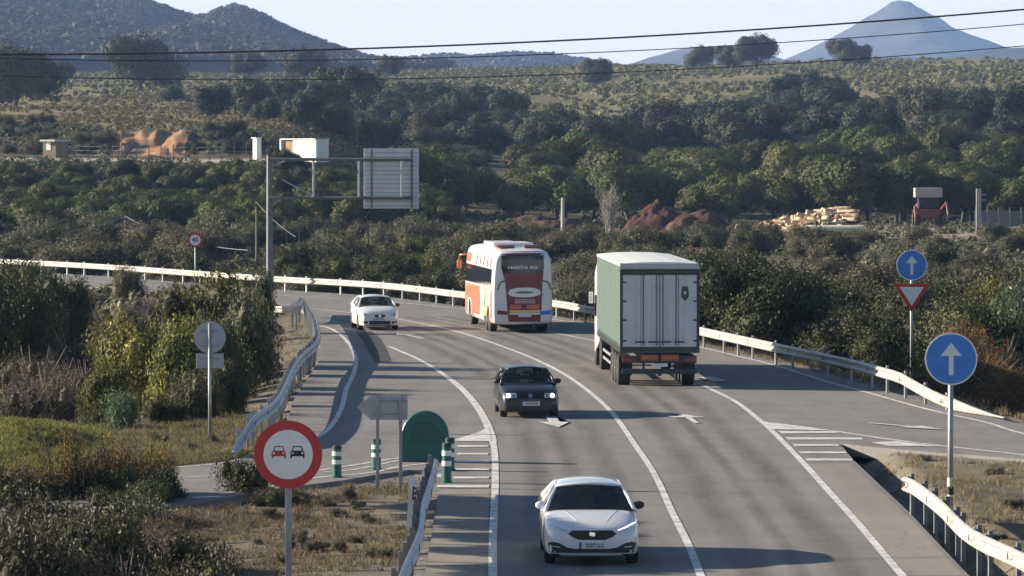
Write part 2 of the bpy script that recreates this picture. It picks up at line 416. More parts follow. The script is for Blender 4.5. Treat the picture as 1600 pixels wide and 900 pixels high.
tr3 = sstep(400, 440, GY) * (1 - sstep(560, 640, GY)) * sstep(700, 780, px) * (1 - sstep(1120, 1180, px))
C = mixc(C, redd, tr3 * .7)
nr, nc = GX.shape
ii = np.arange(nr * nc).reshape(nr, nc)
Q = np.stack([ii[:-1, :-1], ii[:-1, 1:], ii[1:, 1:], ii[1:, :-1]], -1).reshape(-1, 4)
gme = fast_mesh('ground', np.stack([GX, GY, GZ], -1).reshape(-1, 3), Q, tintmat('ground', .5, .3, .8, .06), True, C.reshape(-1, 3))
tag(link('ground', gme), kind='structure')

# asphalt
def asphalt(name, base, dark, light):
    m, nt, p = new_mat(name); L = nt.links
    tc = N(nt, 'ShaderNodeTexCoord')
    mp = N(nt, 'ShaderNodeMapping'); mp.inputs['Scale'].default_value = (1.0, .06, 1.0); L.new(tc.outputs['Object'], mp.inputs[0])
    n1 = N(nt, 'ShaderNodeTexNoise', Scale=1.1, Detail=5.0, Roughness=.6); L.new(mp.outputs[0], n1.inputs['Vector'])
    n2 = N(nt, 'ShaderNodeTexNoise', Scale=.35, Detail=6.0, Roughness=.65); L.new(tc.outputs['Object'], n2.inputs['Vector'])
    n3 = N(nt, 'ShaderNodeTexNoise', Scale=45.0, Detail=4.0, Roughness=.8); L.new(tc.outputs['Object'], n3.inputs['Vector'])
    n4 = N(nt, 'ShaderNodeTexVoronoi', Scale=.55, feature='DISTANCE_TO_EDGE'); 
    w = N(nt, 'ShaderNodeTexNoise', Scale=1.5, Detail=4.0); L.new(tc.outputs['Object'], w.inputs['Vector'])
    wa = N(nt, 'ShaderNodeMix', data_type='RGBA'); wa.inputs[0].default_value = .35; L.new(tc.outputs['Object'], wa.inputs[6]); L.new(w.outputs['Color'], wa.inputs[7]); L.new(wa.outputs[2], n4.inputs['Vector'])
    cr = N(nt, 'ShaderNodeValToRGB'); e = cr.color_ramp.elements; e[0].position = .35; e[0].color = (*dark, 1); e[1].position = .68; e[1].color = (*light, 1)
    a = N(nt, 'ShaderNodeMath', operation='MULTIPLY_ADD'); a.inputs[1].default_value = .55; L.new(n1.outputs['Fac'], a.inputs[0])
    b = N(nt, 'ShaderNodeMath', operation='MULTIPLY'); b.inputs[1].default_value = .45; L.new(n2.outputs['Fac'], b.inputs[0]); L.new(b.outputs[0], a.inputs[2])
    L.new(a.outputs[0], cr.inputs[0])
    g = N(nt, 'ShaderNodeMapRange'); L.new(n3.outputs['Fac'], g.inputs[0]); g.inputs[1].default_value = .3; g.inputs[2].default_value = .7; g.inputs[3].default_value = .78; g.inputs[4].default_value = 1.22
    m1 = N(nt, 'ShaderNodeMix', data_type='RGBA', blend_type='MULTIPLY'); m1.inputs[0].default_value = 1; L.new(cr.outputs[0], m1.inputs[6]); L.new(g.outputs[0], m1.inputs[7])
    k = N(nt, 'ShaderNodeMapRange'); L.new(n4.outputs['Distance'], k.inputs[0]); k.inputs[1].default_value = 0; k.inputs[2].default_value = .012; k.inputs[3].default_value = .8; k.inputs[4].default_value = 1
    m2 = N(nt, 'ShaderNodeMix', data_type='RGBA', blend_type='MULTIPLY'); m2.inputs[0].default_value = 1; L.new(m1.outputs[2], m2.inputs[6]); L.new(k.outputs[0], m2.inputs[7])
    L.new(m2.outputs[2], p.inputs['Base Color']); p.inputs['Roughness'].default_value = .88; p.inputs['Specular IOR Level'].default_value = .25
    bp = N(nt, 'ShaderNodeBump', Strength=.5, Distance=.006); L.new(n3.outputs['Fac'], bp.inputs['Height']); L.new(bp.outputs[0], p.inputs['Normal'])
    return m
ASPH = asphalt('asphalt', (.15,) * 3, (.152, .145, .139), (.240, .227, .214))
SHADE_PATCH = asphalt('asphalt_shade', (.1,) * 3, (.040, .042, .048), (.060, .061, .066))
SHOULDER = asphalt('asphalt_shoulder', (.2,) * 3, (.205, .188, .165), (.285, .26, .225))
bm = bmesh.new()
vs = [bm.verts.new((p.x, p.y, 0)) for p in OUT]; f = bm.faces.new(vs)
r = bmesh.ops.extrude_face_region(bm, geom=[f])
bmesh.ops.translate(bm, verts=[g for g in r['geom'] if isinstance(g, bmesh.types.BMVert)], vec=(0, 0, -.3))
bmesh.ops.triangulate(bm, faces=[f for f in bm.faces if len(f.verts) > 4])
tag(from_bm('road', bm, ASPH), kind='structure')

def smooth_line(pts, n=6):
    out = []; P = [Vector(p) for p in pts]; P = [P[0] * 2 - P[1]] + P + [P[-1] * 2 - P[-2]]
    for i in range(1, len(P) - 2):
        for k in range(n):
            t = k / n; a, b, c, d = P[i - 1:i + 3]
            out.append(.5 * ((2 * b) + (c - a) * t + (2 * a - 5 * b + 4 * c - d) * t * t + (3 * b - a - 3 * c + d) * t ** 3))
    out.append(P[-2]); return out
def wline(pxpts, n=6): return smooth_line([gp(*p).xy.to_3d() for p in pxpts], n)
def ribbon(bm, pts, w, z):
    vs = []
    for i, p in enumerate(pts):
        t = (pts[min(i + 1, len(pts) - 1)] - pts[max(i - 1, 0)]).normalized(); nn = Vector((-t.y, t.x, 0))
        ww = w(i / (len(pts) - 1)) if callable(w) else w
        vs.append((bm.verts.new((p.x + nn.x * ww / 2, p.y + nn.y * ww / 2, z)), bm.verts.new((p.x - nn.x * ww / 2, p.y - nn.y * ww / 2, z))))
    for a, b in zip(vs, vs[1:]): bm.faces.new((a[0], a[1], b[1], b[0]))
def paintmat():
    m, nt, p = new_mat('road_paint'); L = nt.links
    tc = N(nt, 'ShaderNodeTexCoord'); n1 = N(nt, 'ShaderNodeTexNoise', Scale=2.2, Detail=9.0, Roughness=.75); L.new(tc.outputs['Object'], n1.inputs['Vector'])
    cr = N(nt, 'ShaderNodeValToRGB'); e = cr.color_ramp.elements; e[0].position = .36; e[0].color = (.30, .29, .28, 1); e[1].position = .56; e[1].color = (.66, .65, .63, 1)
    L.new(n1.outputs['Fac'], cr.inputs[0]); L.new(cr.outputs[0], p.inputs['Base Color']); p.inputs['Roughness'].default_value = .7; return m
PAINT = paintmat()
# lighter worn hard shoulders, dark patch painting a cast shadow into the asphalt
bm = bmesh.new()
L1 = [(770,900),(770,850),(771,820),(773,780),(774,740),(772,700),(762,665),(745,635),(722,608),(690,583),(655,562),(607,541)]
l1 = wline(L1)
def lane_patch(pxs, name, mat, z):
    bm = bmesh.new(); f = bm.faces.new([bm.verts.new((*gp(*p).xy, z)) for p in pxs]); bmesh.ops.triangulate(bm, faces=[f])
    return tag(from_bm(name, bm, mat), kind='structure')
lane_patch([(664,900),(674,850),(682,800),(686,772),(691,765),(765,765),(765,790),(764,820),(763,860),(763,900)], 'shoulder', SHOULDER, .004)
lane_patch([(1250,725),(1330,725),(1415,803),(1498,890),(1507,899),(1412,899),(1345,820)], 'road_shoulder', SHOULDER, .004)
lane_patch([(556,519),(580,517),(594,528),(604,545),(612,565),(586,567),(574,545),(566,530)], 'road_shade_patch', SHADE_PATCH, .004)
# tyre tracks: darker polished asphalt, soft at both sides
def wear_mat():
    m, nt, p = new_mat('tyre_track'); L = nt.links
    tc = N(nt, 'ShaderNodeTexCoord'); n1 = N(nt, 'ShaderNodeTexNoise', Scale=.9, Detail=7.0, Roughness=.7); mp = N(nt, 'ShaderNodeMapping'); mp.inputs['Scale'].default_value = (1, .15, 1)
    L.new(tc.outputs['Object'], mp.inputs[0]); L.new(mp.outputs[0], n1.inputs['Vector'])
    va = N(nt, 'ShaderNodeVertexColor', layer_name='tint'); mu = N(nt, 'ShaderNodeMath', operation='MULTIPLY'); L.new(va.outputs[0], mu.inputs[0])
    mr = N(nt, 'ShaderNodeMapRange'); L.new(n1.outputs['Fac'], mr.inputs[0]); mr.inputs[1].default_value = .3; mr.inputs[2].default_value = .7; mr.inputs[3].default_value = .05; mr.inputs[4].default_value = .40; L.new(mr.outputs[0], mu.inputs[1])
    p.inputs['Base Color'].default_value = (.085, .082, .080, 1); p.inputs['Roughness'].default_value = .7
    tr = N(nt, 'ShaderNodeBsdfTransparent'); mx = N(nt, 'ShaderNodeMixShader'); L.new(mu.outputs[0], mx.inputs[0]); L.new(tr.outputs[0], mx.inputs[1]); L.new(p.outputs[0], mx.inputs[2]); L.new(mx.outputs[0], nt.nodes['Material Output'].inputs[0]); return m
def wear(pts, offs):
    V = []; Q = []; T = []
    for off, w in offs:
        b = len(V)
        for i, p in enumerate(pts):
            t = (pts[min(i + 1, len(pts) - 1)] - pts[max(i - 1, 0)]).normalized(); nn = Vector((t.y, -t.x, 0))
            for q, a in ((-1, 0), (-.5, .7), (0, 1), (.5, .7), (1, 0)):
                c = p + nn * (off + q * w / 2); V.append((c.x, c.y, .0065)); T.append((a, a, a))
        for i in range(len(pts) - 1):
            for k in range(4): Q.append([b + i * 5 + k, b + i * 5 + k + 1, b + i * 5 + 6 + k, b + i * 5 + 5 + k])
    return tag(link('road_wear', fast_mesh('road_wear', V, Q, wear_mat(), False, np.array(T))), kind='structure')
_c = [Vector((3.33, 22, 0)), Vector((3.33, 60, 0))] + wline([(1095,900),(1075,850),(1050,800),(1022,740),(990,692),(962,652),(930,620),(890,590),(850,568),(800,547),(740,526),(690,512),(640,502),(600,495)])
wear(_c, [(-2.75, .8), (-1.0, .8), (-1.9, .5), (.95, .8), (2.7, .8), (1.8, .45)])
# painted markings
mk = bmesh.new(); Z = .009
ribbon(mk, [Vector((-.35, 20, 0)), Vector((-.34, 60, 0))] + l1, lambda t: .16 if t < .5 else (.22 if t < .8 else .16), Z)
c1 = wline([(1095,900),(1075,850),(1050,800),(1022,740),(990,692),(962,652),(930,620),(890,590),(850,568),(800,547),(740,526),(690,512),(640,502),(600,495),(540,488),(480,482)])
ribbon(mk, [Vector((3.33, 20, 0)), Vector((3.33, 60, 0))] + c1, .15, Z)
l3 = wline([(1410,900),(1376,860),(1338,815),(1297,770),(1250,718),(1207,674),(1185,655),(1150,628),(1100,603)])
ribbon(mk, [Vector((6.9, 20, 0)), Vector((6.9, 60, 0))] + l3, .16, Z)
ribbon(mk, wline([(945,536),(925,532),(890,525),(860,519),(835,514)]), .13, Z)
l4 = wline([(1800,724),(1600,678),(1540,660),(1450,640),(1350,612),(1290,596),(1250,583),(1200,568),(1150,556),(1095,543),(1000,524),(925,508),(870,500),(740,485),(600,471),(430,461),(300,451),(160,440),(0,430),(-300,418)])
ribbon(mk, l4, .13, Z)
ribbon(mk, wline([(430,473),(300,457),(160,446),(0,438),(-300,425)]), .13, Z)
ribbon(mk, wline([(1205,661),(1290,672),(1400,688),(1500,700),(1600,711),(1800,737)]), .16, Z)
l0 = wline([(494,684),(512,672),(527,652),(536,630),(541,608),(551,588),(556,565),(549,543),(534,525),(515,513),(493,508)])
ribbon(mk, l0, .15, Z)
def mpoly(pxs):
    bm = mk; f = bm.faces.new([bm.verts.new((*gp(*p).xy, Z + .005)) for p in pxs])
for q in ([(1190,658),(1206,662),(1250,667),(1292,673),(1222,671.5),(1209,671)],
          [(1216,674),(1300,674.5),(1312,677),(1222,678)], [(1227,684),(1345,684.5),(1350,687.5),(1232,687.5)],
          [(1238,694.5),(1310,695),(1312,697.5),(1242,697.5)], [(1247,706),(1321,706.5),(1324,709),(1251,709)], [(1258,717),(1330,717.5),(1333,720.5),(1261,720.5)],
          [(1362,692),(1400,690),(1470,698.5),(1388,697)],
          [(703,689.5),(745,677),(764,668),(768,690)], [(714,696.5),(763,696.5),(763,699),(714,699)], [(714,708.5),(763,708.5),(763,711),(714,711)],
          [(712,720.5),(764,720.5),(764,723.5),(712,723.5)], [(712,732.5),(764,732.5),(764,735.5),(712,735.5)], [(708,745.5),(764,745.5),(764,748.5),(708,748.5)],
          [(683,758.5),(764,758.5),(764,762.5),(683,762.5)]):
    mpoly(q)
ribbon(mk, wline([(345,772),(440,757),(500,746),(560,741),(590,737),(628,729),(690,722)]), .14, Z)
ribbon(mk, wline([(500,735),(560,726),(625,716),(700,712)]), .14, Z)
ribbon(mk, wline([(505,738),(560,733),(640,716)]), .10, Z)
ribbon(mk, wline([(150,790),(240,781),(345,776)]), .25, Z)
ribbon(mk, wline([(270,747),(330,744),(420,739)]), .10, Z)
ribbon(mk, wline([(200,733),(280,730),(345,724),(385,716)]), .10, Z)
tag(from_bm('road_markings', mk, PAINT), kind='structure')
def arrow(px_, py_, ang, L, w, head, label, turn=0):
    """painted lane arrow, tip in direction ang"""
    bm = bmesh.new(); c = gp(px_, py_); h = L / 2
    hw = .42; pts = [(-w / 2, -h), (w / 2, -h), (w / 2, h - head), (hw, h - head), (0, h), (-hw, h - head), (-w / 2, h - head)]
    ca, sa = math.cos(ang), math.sin(ang); zz = Z + .010 + .004 * (px_ % 3)
    f = bm.faces.new([bm.verts.new((c.x + x * ca - y * sa, c.y + x * sa + y * ca, zz)) for x, y in pts]); bmesh.ops.triangulate(bm, faces=[f])
    tag(from_bm('road_arrow', bm, PAINT), kind='structure')
arrow(640, 525, R(12), 6, .16, 2.4, '', 0)
arrow(866, 660, R(182), 5, .3, 2.4, '', 0)
arrow(1078, 655, R(3), 4.2, .16, 1.6, '', 0)
arrow(1068, 652, R(62), 1.1, .5, .5, '', 0)
arrow(1415, 667, R(-150), 3.4, .18, 1.5, '', 0)
arrow(1112, 593, R(8), 3, .5, .9, '', 0)
# ------------------------------------------------------------------ projected details (lamps, plates, livery follow the body's surface)
def bvh_of(obs):
    verts, polys = [], []
    for o in (obs if isinstance(obs, list) else [obs]):
        b = len(verts); verts += [v.co.copy() for v in o.data.vertices]; polys += [[b + i for i in p.vertices] for p in o.data.polygons]
    return BVHTree.FromPolygons(verts, polys)
def patch(bvh, outline, plane, side, off=.006, cell=.12, name='panel', mat=None, parent=None, depth=.012, bm=None, fall=None):
    """outline in (x,z) for plane 'y' or (y,z) for plane 'x'; projected onto the body from side -1/+1"""
    own = bm is None
    if own: bm = bmesh.new()
    t = bmesh.new()
    mk_ = (lambda a, b: (a, 0, b)) if plane == 'y' else ((lambda a, b: (0, a, b)) if plane == 'x' else (lambda a, b: (a, b, 0)))
    t.faces.new([t.verts.new(mk_(*p)) for p in outline])
    A = [p[0] for p in outline]; B = [p[1] for p in outline]
    for k in range(int(math.ceil((max(A) - min(A)) / cell)) - 1):
        bmesh.ops.bisect_plane(t, geom=t.verts[:] + t.edges[:] + t.faces[:], plane_co=mk_(min(A) + (k + 1) * cell, 0), plane_no=mk_(1, 0))
    for k in range(int(math.ceil((max(B) - min(B)) / cell)) - 1):
        bmesh.ops.bisect_plane(t, geom=t.verts[:] + t.edges[:] + t.faces[:], plane_co=mk_(0, min(B) + (k + 1) * cell), plane_no=mk_(0, 1))
    bmesh.ops.triangulate(t, faces=t.faces[:])
    ax = {'y': 1, 'x': 0, 'z': 2}[plane]
    n = Vector((0, 0, 0)); n[ax] = side
    hits = []
    for v in t.verts:
        o = v.co + n * 30; h = bvh.ray_cast(o, -n)
        hits.append(h[0][ax] if h[0] is not None else None)
    good = [h for h in hits if h is not None] or [0]
    dflt = sum(good) / len(good)
    for v, h in zip(t.verts, hits): v.co[ax] = (h if h is not None else dflt) + side * off
    ex = bmesh.ops.extrude_face_region(t, geom=t.faces[:])
    bmesh.ops.translate(t, verts=[g for g in ex['geom'] if isinstance(g, bmesh.types.BMVert)], vec=-n * depth)
    me = bpy.data.meshes.new('t'); bmesh.ops.recalc_face_normals(t, faces=t.faces[:]); t.to_mesh(me); t.free(); bm.from_mesh(me); bpy.data.meshes.remove(me)
    if own: return from_bm(name, bm, mat, parent)
def circ(cx, cz, r, n=18, rz=None, a0=0): return [(cx + r * math.cos(a0 + 2 * math.pi * k / n), cz + (rz or r) * math.sin(a0 + 2 * math.pi * k / n)) for k in range(n)]
def text_mesh(s, size, ext=.004, bold=0):
    c = bpy.data.curves.new('t', 'FONT'); c.body = s; c.size = size; c.align_x = 'CENTER'; c.align_y = 'CENTER'; c.extrude = ext; c.offset = bold; c.resolution_u = 2
    t = bpy.data.objects.new('t', c); col.objects.link(t)
    me = bpy.data.meshes.new_from_object(t.evaluated_get(bpy.context.evaluated_depsgraph_get())); bpy.data.objects.remove(t); return me
def put_text(s, size, name, mat, parent, loc, rot, bold=0, sx=1):
    me = text_mesh(s, size, .004, bold); me.name = name
    me.transform(Matrix.Translation(loc) @ Euler(rot).to_matrix().to_4x4() @ Matrix.Diagonal((sx, 1, 1, 1)))
    me.materials.clear(); me.materials.append(mat)
    return link(name, me, parent)
def wheel(parent, x, y, r, w, side, rimr=.62):
    m = MB(); p = [(r * .62, -w / 2 + .01), (r * .93, -w / 2), (r, -w / 2 + .03), (r, w / 2 - .03), (r * .93, w / 2), (r * .62, w / 2 - .01)]
    m.lathe(p, 28)
    for v in m.bm.verts: v.co = Vector((x + v.co.z, y + v.co.x, r + v.co.y))
    ty = m.build('wheel', M['rubber'], parent, False)
    k = MB()
    k.cyl((x + side * (w / 2 - .05), y, r), (x + side * (w / 2 - .02), y, r), r * .60, n=24)
    k.cyl((x + side * (w / 2 - .03), y, r), (x + side * (w / 2 + .004), y, r), r * .14, n=12)
    for a in range(5):
        an = a * 2 * math.pi / 5; c = Vector((x + side * (w / 2 - .012), y + math.cos(an) * r * .34, r + math.sin(an) * r * .34))
        k.box(c, (.025, r * .52, r * .13), Euler((an, 0, 0)))
    k.build('rim', M['rim'], ty)
    return ty
def driver(parent_matrix, x, y, z, label, shirt=None):
    """a seated driver: one continuous figure, hands on the wheel"""
    me = bpy.data.meshes.new('person')
    J = [(0, 0, .22, .15, .12), (0, .02, .45, .155, .11), (0, .02, .64, .16, .10), (0, .01, .74, .06, .06), (0, 0, .80, .055, .06), (0, -.01, .88, .085, .10), (0, -.005, .97, .078, .095),
         (.19, 0, .66, .065, .065), (.27, -.12, .45, .05, .05), (.17, -.36, .48, .035, .035), (.15, -.44, .52, .03, .04),
         (-.19, 0, .66, .065, .065), (-.27, -.12, .45, .05, .05), (-.17, -.36, .48, .035, .035), (-.15, -.44, .52, .03, .04),
         (.10, -.40, .18, .085, .085), (-.10, -.40, .18, .085, .085), (.11, -.60, -.12, .05, .05), (-.11, -.60, -.12, .05, .05)]
    E = [(0, 1), (1, 2), (2, 3), (3, 4), (4, 5), (5, 6), (2, 7), (7, 8), (8, 9), (9, 10), (2, 11), (11, 12), (12, 13), (13, 14), (0, 15), (0, 16), (15, 17), (16, 18)]
    me.from_pydata([j[:3] for j in J], E, [])
    t = bpy.data.objects.new('t', me); col.objects.link(t)
    s = t.modifiers.new('s', 'SKIN'); 
    for v, j in zip(me.skin_vertices[0].data, J): v.radius = (j[3], j[4])
    me.skin_vertices[0].data[0].use_root = True
    t.modifiers.new('b', 'SUBSURF').levels = 1
    m2 = bpy.data.meshes.new_from_object(t.evaluated_get(bpy.context.evaluated_depsgraph_get())); bpy.data.objects.remove(t)
    m2.name = 'person'; m2.materials.clear(); m2.materials.append(M['skin'])
    m2.polygons.foreach_set('use_smooth', [True] * len(m2.polygons))
    root = link('person', m2); root.matrix_world = parent_matrix @ Matrix.Translation((x, y, z))
    tag(root, label, 'person', 'drivers seen through the windscreens')
    h = MB(); h.sphere((0, .02, .955), .108, (.92, 1.0, .95)); h.build('hair', M['hair'], root, True)
    c = MB(); c.loft([[(a * math.cos(q), b * math.sin(q) + yy, zz) for q in [2 * math.pi * k / 14 for k in range(14)]] for a, b, yy, zz in ((.19, .15, 0, .12), (.20, .15, .02, .40), (.23, .14, .02, .62), (.17, .11, .02, .72), (.075, .08, .01, .77))])
    c.build('jacket', shirt or M['cloth'], root, True)
    f = MB(); f.sphere((0, -.105, .915), .018, sub=1); f.sphere((.035, -.09, .935), .014, sub=1); f.sphere((-.035, -.09, .935), .014, sub=1); f.sphere((0, -.095, .875), .017, (1.6, .6, .4), 1)
    f.build('face_features', M['skin'], root, True)
    return root

def make_car(spec, loc, rz, label, driver_label):
    S = spec; Lh = S['L'] / 2; root = empty(S.get('name', 'hatchback_car'), loc, rz)
    tag(root, label, 'car', 'cars driving towards the camera')
    yy = lambda s: s - Lh
    # lower body
    rings = []
    for (s, w, zb, zm, zt, zc) in S['body']:
        w *= .965
        half = [(0, zb), (w * .92, zb), (w * .995, zb + .05), (w, zm), (w * .985, zt - .10), (w * .90, zt), (w * .5, zc - .004), (0, zc)]
        ring = [(x, yy(s), z) for x, z in half] + [(-x, yy(s), z) for x, z in half[-2:0:-1]]
        rings.append(ring)
    b = MB(); b.loft(rings)
    def mods(o):
        sm = o.modifiers.new('s', 'SUBSURF'); sm.levels = 2; sm.render_levels = 2
        for k, sy in enumerate(S['axles']):
            cb = bmesh.new(); bmesh.ops.create_cone(cb, cap_ends=True, segments=32, radius1=S['wr'] + .045, radius2=S['wr'] + .045, depth=3, matrix=Matrix.Translation((0, yy(sy), S['wr'])) @ Matrix.Rotation(math.pi / 2, 4, 'Y'))
            cm = bpy.data.meshes.new('c'); cb.to_mesh(cm); cb.free(); c = bpy.data.objects.new('c', cm); col.objects.link(c); cutters.append(c)
            bo = o.modifiers.new('b', 'BOOLEAN'); bo.object = c; bo.operation = 'DIFFERENCE'; bo.solver = 'EXACT'
    cutters = []
    body = b.build('body', S['paint'], root, True, mods)
    for c in cutters: bpy.data.objects.remove(c)
    body.data.polygons.foreach_set('use_smooth', [True] * len(body.data.polygons))
    try: body.data.set_sharp_from_angle(angle=R(38))
    except Exception: pass
    bv = bvh_of(body)
    # underbody that closes the wheel arches
    u = MB(); u.box((0, 0, .30), (S['W'] - .5, S['L'] * .86, .24), bev=.04); u.build('underbody', M['trim'], root)
    # cabin shell
    (s1, zb1, wb1), (s2, zt1, wt1), (s3, zt2, wt2), (s4, zb2, wb2) = S['cab']
    A0, A1 = Vector((wb1, yy(s1), zb1)), Vector((wt1, yy(s2), zt1)); C1, C0 = Vector((wt2, yy(s3), zt2)), Vector((wb2, yy(s4), zb2))
    mir = lambda v: Vector((-v.x, v.y, v.z))
    def grid(fn, nu, nv):
        bm = bmesh.new(); g = [[bm.verts.new(fn(i / nu, j / nv)) for j in range(nv + 1)] for i in range(nu + 1)]
        for i in range(nu):
            for j in range(nv): bm.faces.new((g[i][j], g[i + 1][j], g[i + 1][j + 1], g[i][j + 1]))
        return bm
    def ws(u_, v_, P0=A0, P1=A1, sgn=-1, k=.13):
        a = P0.lerp(P1, v_); x = a.x * (2 * u_ - 1); bulge = (1 - (2 * u_ - 1) ** 2)
        return Vector((x, a.y + sgn * k * bulge, a.z + .02 * bulge * v_))
    def solid(o): 
        m = o.modifiers.new('s', 'SOLIDIFY'); m.thickness = .006
    gl = S['glass']
    from_bm('windscreen', grid(ws, 12, 6), gl, root, True)
    from_bm('rear_window', grid(lambda u_, v_: ws(u_, v_, C0, C1, 1, .08), 10, 4), gl, root, True)
    for sg in (1, -1):
        def side(u_, v_):
            p = A0.lerp(C0, u_).lerp(A1.lerp(C1, u_), v_); p = p.copy(); p.x = p.x + .03 * math.sin(math.pi * u_) * (1 - .4 * v_) ; p.x *= sg; return p
        from_bm('side_window', grid(side, 10, 4), gl, root, True)
    rb = S.get('roofbulge', .06)
    def roof(u_, v_):
        a = A1.lerp(C1, v_); x = a.x * (2 * u_ - 1); q = 1 - (2 * u_ - 1) ** 2
        return Vector((x, a.y + (-.13 * q * (1 - v_) if v_ < .999 else .08 * q), a.z + rb * math.sin(math.pi * (v_ * .8 + .12)) * (.55 + .45 * q) + .05 * q - .004))
    def sol(o): m = o.modifiers.new('s', 'SOLIDIFY'); m.thickness = .03
    from_bm('roof', grid(roof, 12, 10), S['paint'], root, True, sol)
    p = MB()
    for sg in (1, -1):
        q = lambda v: Vector((v.x * sg, v.y, v.z))
        p.tube([q(A0) + Vector((.01 * sg, -.03, -.03)), q(A0.lerp(A1, .5)) + Vector((.012 * sg, -.01, 0)), q(A1) - Vector((0, 0, .022)), q(A1.lerp(C1, .3)) + Vector((0, 0, rb * .45 - .022)), q(A1.lerp(C1, .7)) + Vector((0, 0, rb * .45 - .022)), q(C1) - Vector((0, 0, .022))], [.045, .034, .028, .030, .030, .028], 10)
        p.tube([q(C1) - Vector((0, 0, .03)), q(C0) + Vector((.01 * sg, 0, -.04))], [.03, .09], 10)
        bt = A1.lerp(C1, .45); bb = A0.lerp(C0, .47)
        p.tube([q(bb) + Vector((.028 * sg, 0, 0)), q(bt) + Vector((.008 * sg, 0, 0))], [.03, .03], 8)
    p.build('window_frame', S['paint'], root, True)
    e = MB(); e.tube([ws(k / 8, 0) + Vector((0, -.02, -.012)) for k in range(9)], .022, 6); e.build('wiper_cowl', M['trim'], root)
    wp = MB()
    wp.tube([ws(.52, .02) + Vector((0, -.03, 0)), ws(.12, .10) + Vector((0, -.035, 0))], .009, 5); wp.tube([ws(.92, .02) + Vector((0, -.03, 0)), ws(.50, .12) + Vector((0, -.035, 0))], .009, 5)
    wp.build('wiper', M['trim'], root)
    # inside
    i_ = MB(); i_.box((0, yy(s1) + .32, zb1 - .10), (wb1 * 1.75, .5, .16), bev=.04); i_.build('dashboard', M['cabin'], root)
    i_ = MB(); i_.box((0, yy((s1 + s4) / 2), zb1 - .32), (wb1 * 1.8, (s4 - s1) * .96, .04)); i_.build('floor_pan', M['cabin'], root)
    for sx in (.36, -.36):
        st = MB(); st.box((sx, yy(s1) + 1.18, .55), (.48, .48, .16), bev=.05); st.box((sx, yy(s1) + 1.42, .86), (.46, .14, .58), Euler((R(-14), 0, 0)), bev=.05)
        so = st.build('seat', M['cabin'], root)
        st = MB(); st.box((sx, yy(s1) + 1.52, 1.24), (.26, .10, .20), bev=.04); st.cyl((sx - .05, yy(s1) + 1.50, 1.1), (sx - .05, yy(s1) + 1.52, 1.2), .01, n=6); st.cyl((sx + .05, yy(s1) + 1.50, 1.1), (sx + .05, yy(s1) + 1.52, 1.2), .01, n=6); st.build('headrest', M['cabin'], so)
    st = MB(); st.box((0, yy(s1) + 2.35, .80), (1.25, .14, .5), Euler((R(-14), 0, 0)), bev=.05); st.build('rear_seat', M['cabin'], root)
    w_ = MB(); 
    cpt = Vector((.36, yy(s1) + .62, zb1 - .04)); w_.tube([cpt + Vector((.18 * math.cos(a), .07 * math.sin(a), .17 * math.sin(a))) for a in [2 * math.pi * k / 16 for k in range(17)]], .014, 6)
    w_.tube([cpt, cpt + Vector((0, -.25, -.08))], .03, 6); w_.build('steering_wheel', M['cabin'], root)
    mr = MB(); mr.box((0, yy(s2) - .02, zt1 - .10), (.24, .03, .07), bev=.012); mr.build('rear_view_mirror', M['cabin'], root)
    # door mirrors
    for sg in (1, -1):
        c = A0 * 1; m_ = MB(); m_.sphere((sg * (wb1 + .09), c.y + .22, c.z + .055), .115, (1.0, .55, .68), 2)
        mo = m_.build('door_mirror', S['mirror'][0 if sg > 0 else 1], root, True)
        m_ = MB(); m_.tube([(sg * (wb1 + .01), c.y + .24, c.z - .02), (sg * (wb1 + .04), c.y + .22, c.z + .03)], .028, 8); m_.build('mirror_arm', M['trim'], mo)
    for sy in S['axles']:
        for sg in (1, -1): wheel(root, sg * (S['W'] / 2 - .15), yy(sy), S['wr'], .20, sg)
    S['front'](root, bv)
    # door seams and handles
    for sg in (1, -1):
        for k in (0.0, 1.0, 2.0):
            sy = s1 + .25 + k * 1.02
            patch(bv, [(yy(sy), .28), (yy(sy) + .012, .28), (yy(sy) + .012, zb1 - .03), (yy(sy), zb1 - .03)], 'x', sg, .002, .1, 'door_seam', M['trim'], root, .004)
        for k in (0, 1):
            sy = s1 + 1.05 + k * 1.0
            patch(bv, [(yy(sy), .82), (yy(sy) + .17, .82), (yy(sy) + .17, .85), (yy(sy), .85)], 'x', sg, .03, .1, 'door_handle', S['paint'], root, .03)
    # rear
    for sg in (1, -1): patch(bv, [(sg * .50, .74), (sg * .74, .74), (sg * .74, .9), (sg * .50, .86)], 'y', 1, .01, .08, 'tail_light', M['tail'], root)
    if driver_label:
        driver(Matrix.Translation(loc) @ Matrix.Rotation(rz, 4, 'Z'), .36, yy(s1) + 1.18, .26, driver_label)
    return root
def msym(pts): return [(-x, z) for x, z in pts][::-1]
def plate(root, bv, txt, x, z, w=.52, h=.115):
    o = patch(bv, [(x - w / 2, z - h / 2), (x + w / 2, z - h / 2), (x + w / 2, z + h / 2), (x - w / 2, z + h / 2)], 'y', -1, .022, .6, 'number_plate', M['plate'], root, .02)
    y = min(v.co.y for v in o.data.vertices)
    for v in o.data.vertices:
        if v.co.y < y + .015: v.co.y = y
    b = MB(); b.box((x - w / 2 + .022, y - .002, z), (.042, .004, h)); b.build('country_band', M['eu'], o)
    put_text(txt, .095, 'plate_number', M['black'], o, (x + .02, y - .003, z), (math.pi / 2, 0, 0), .002, .95)
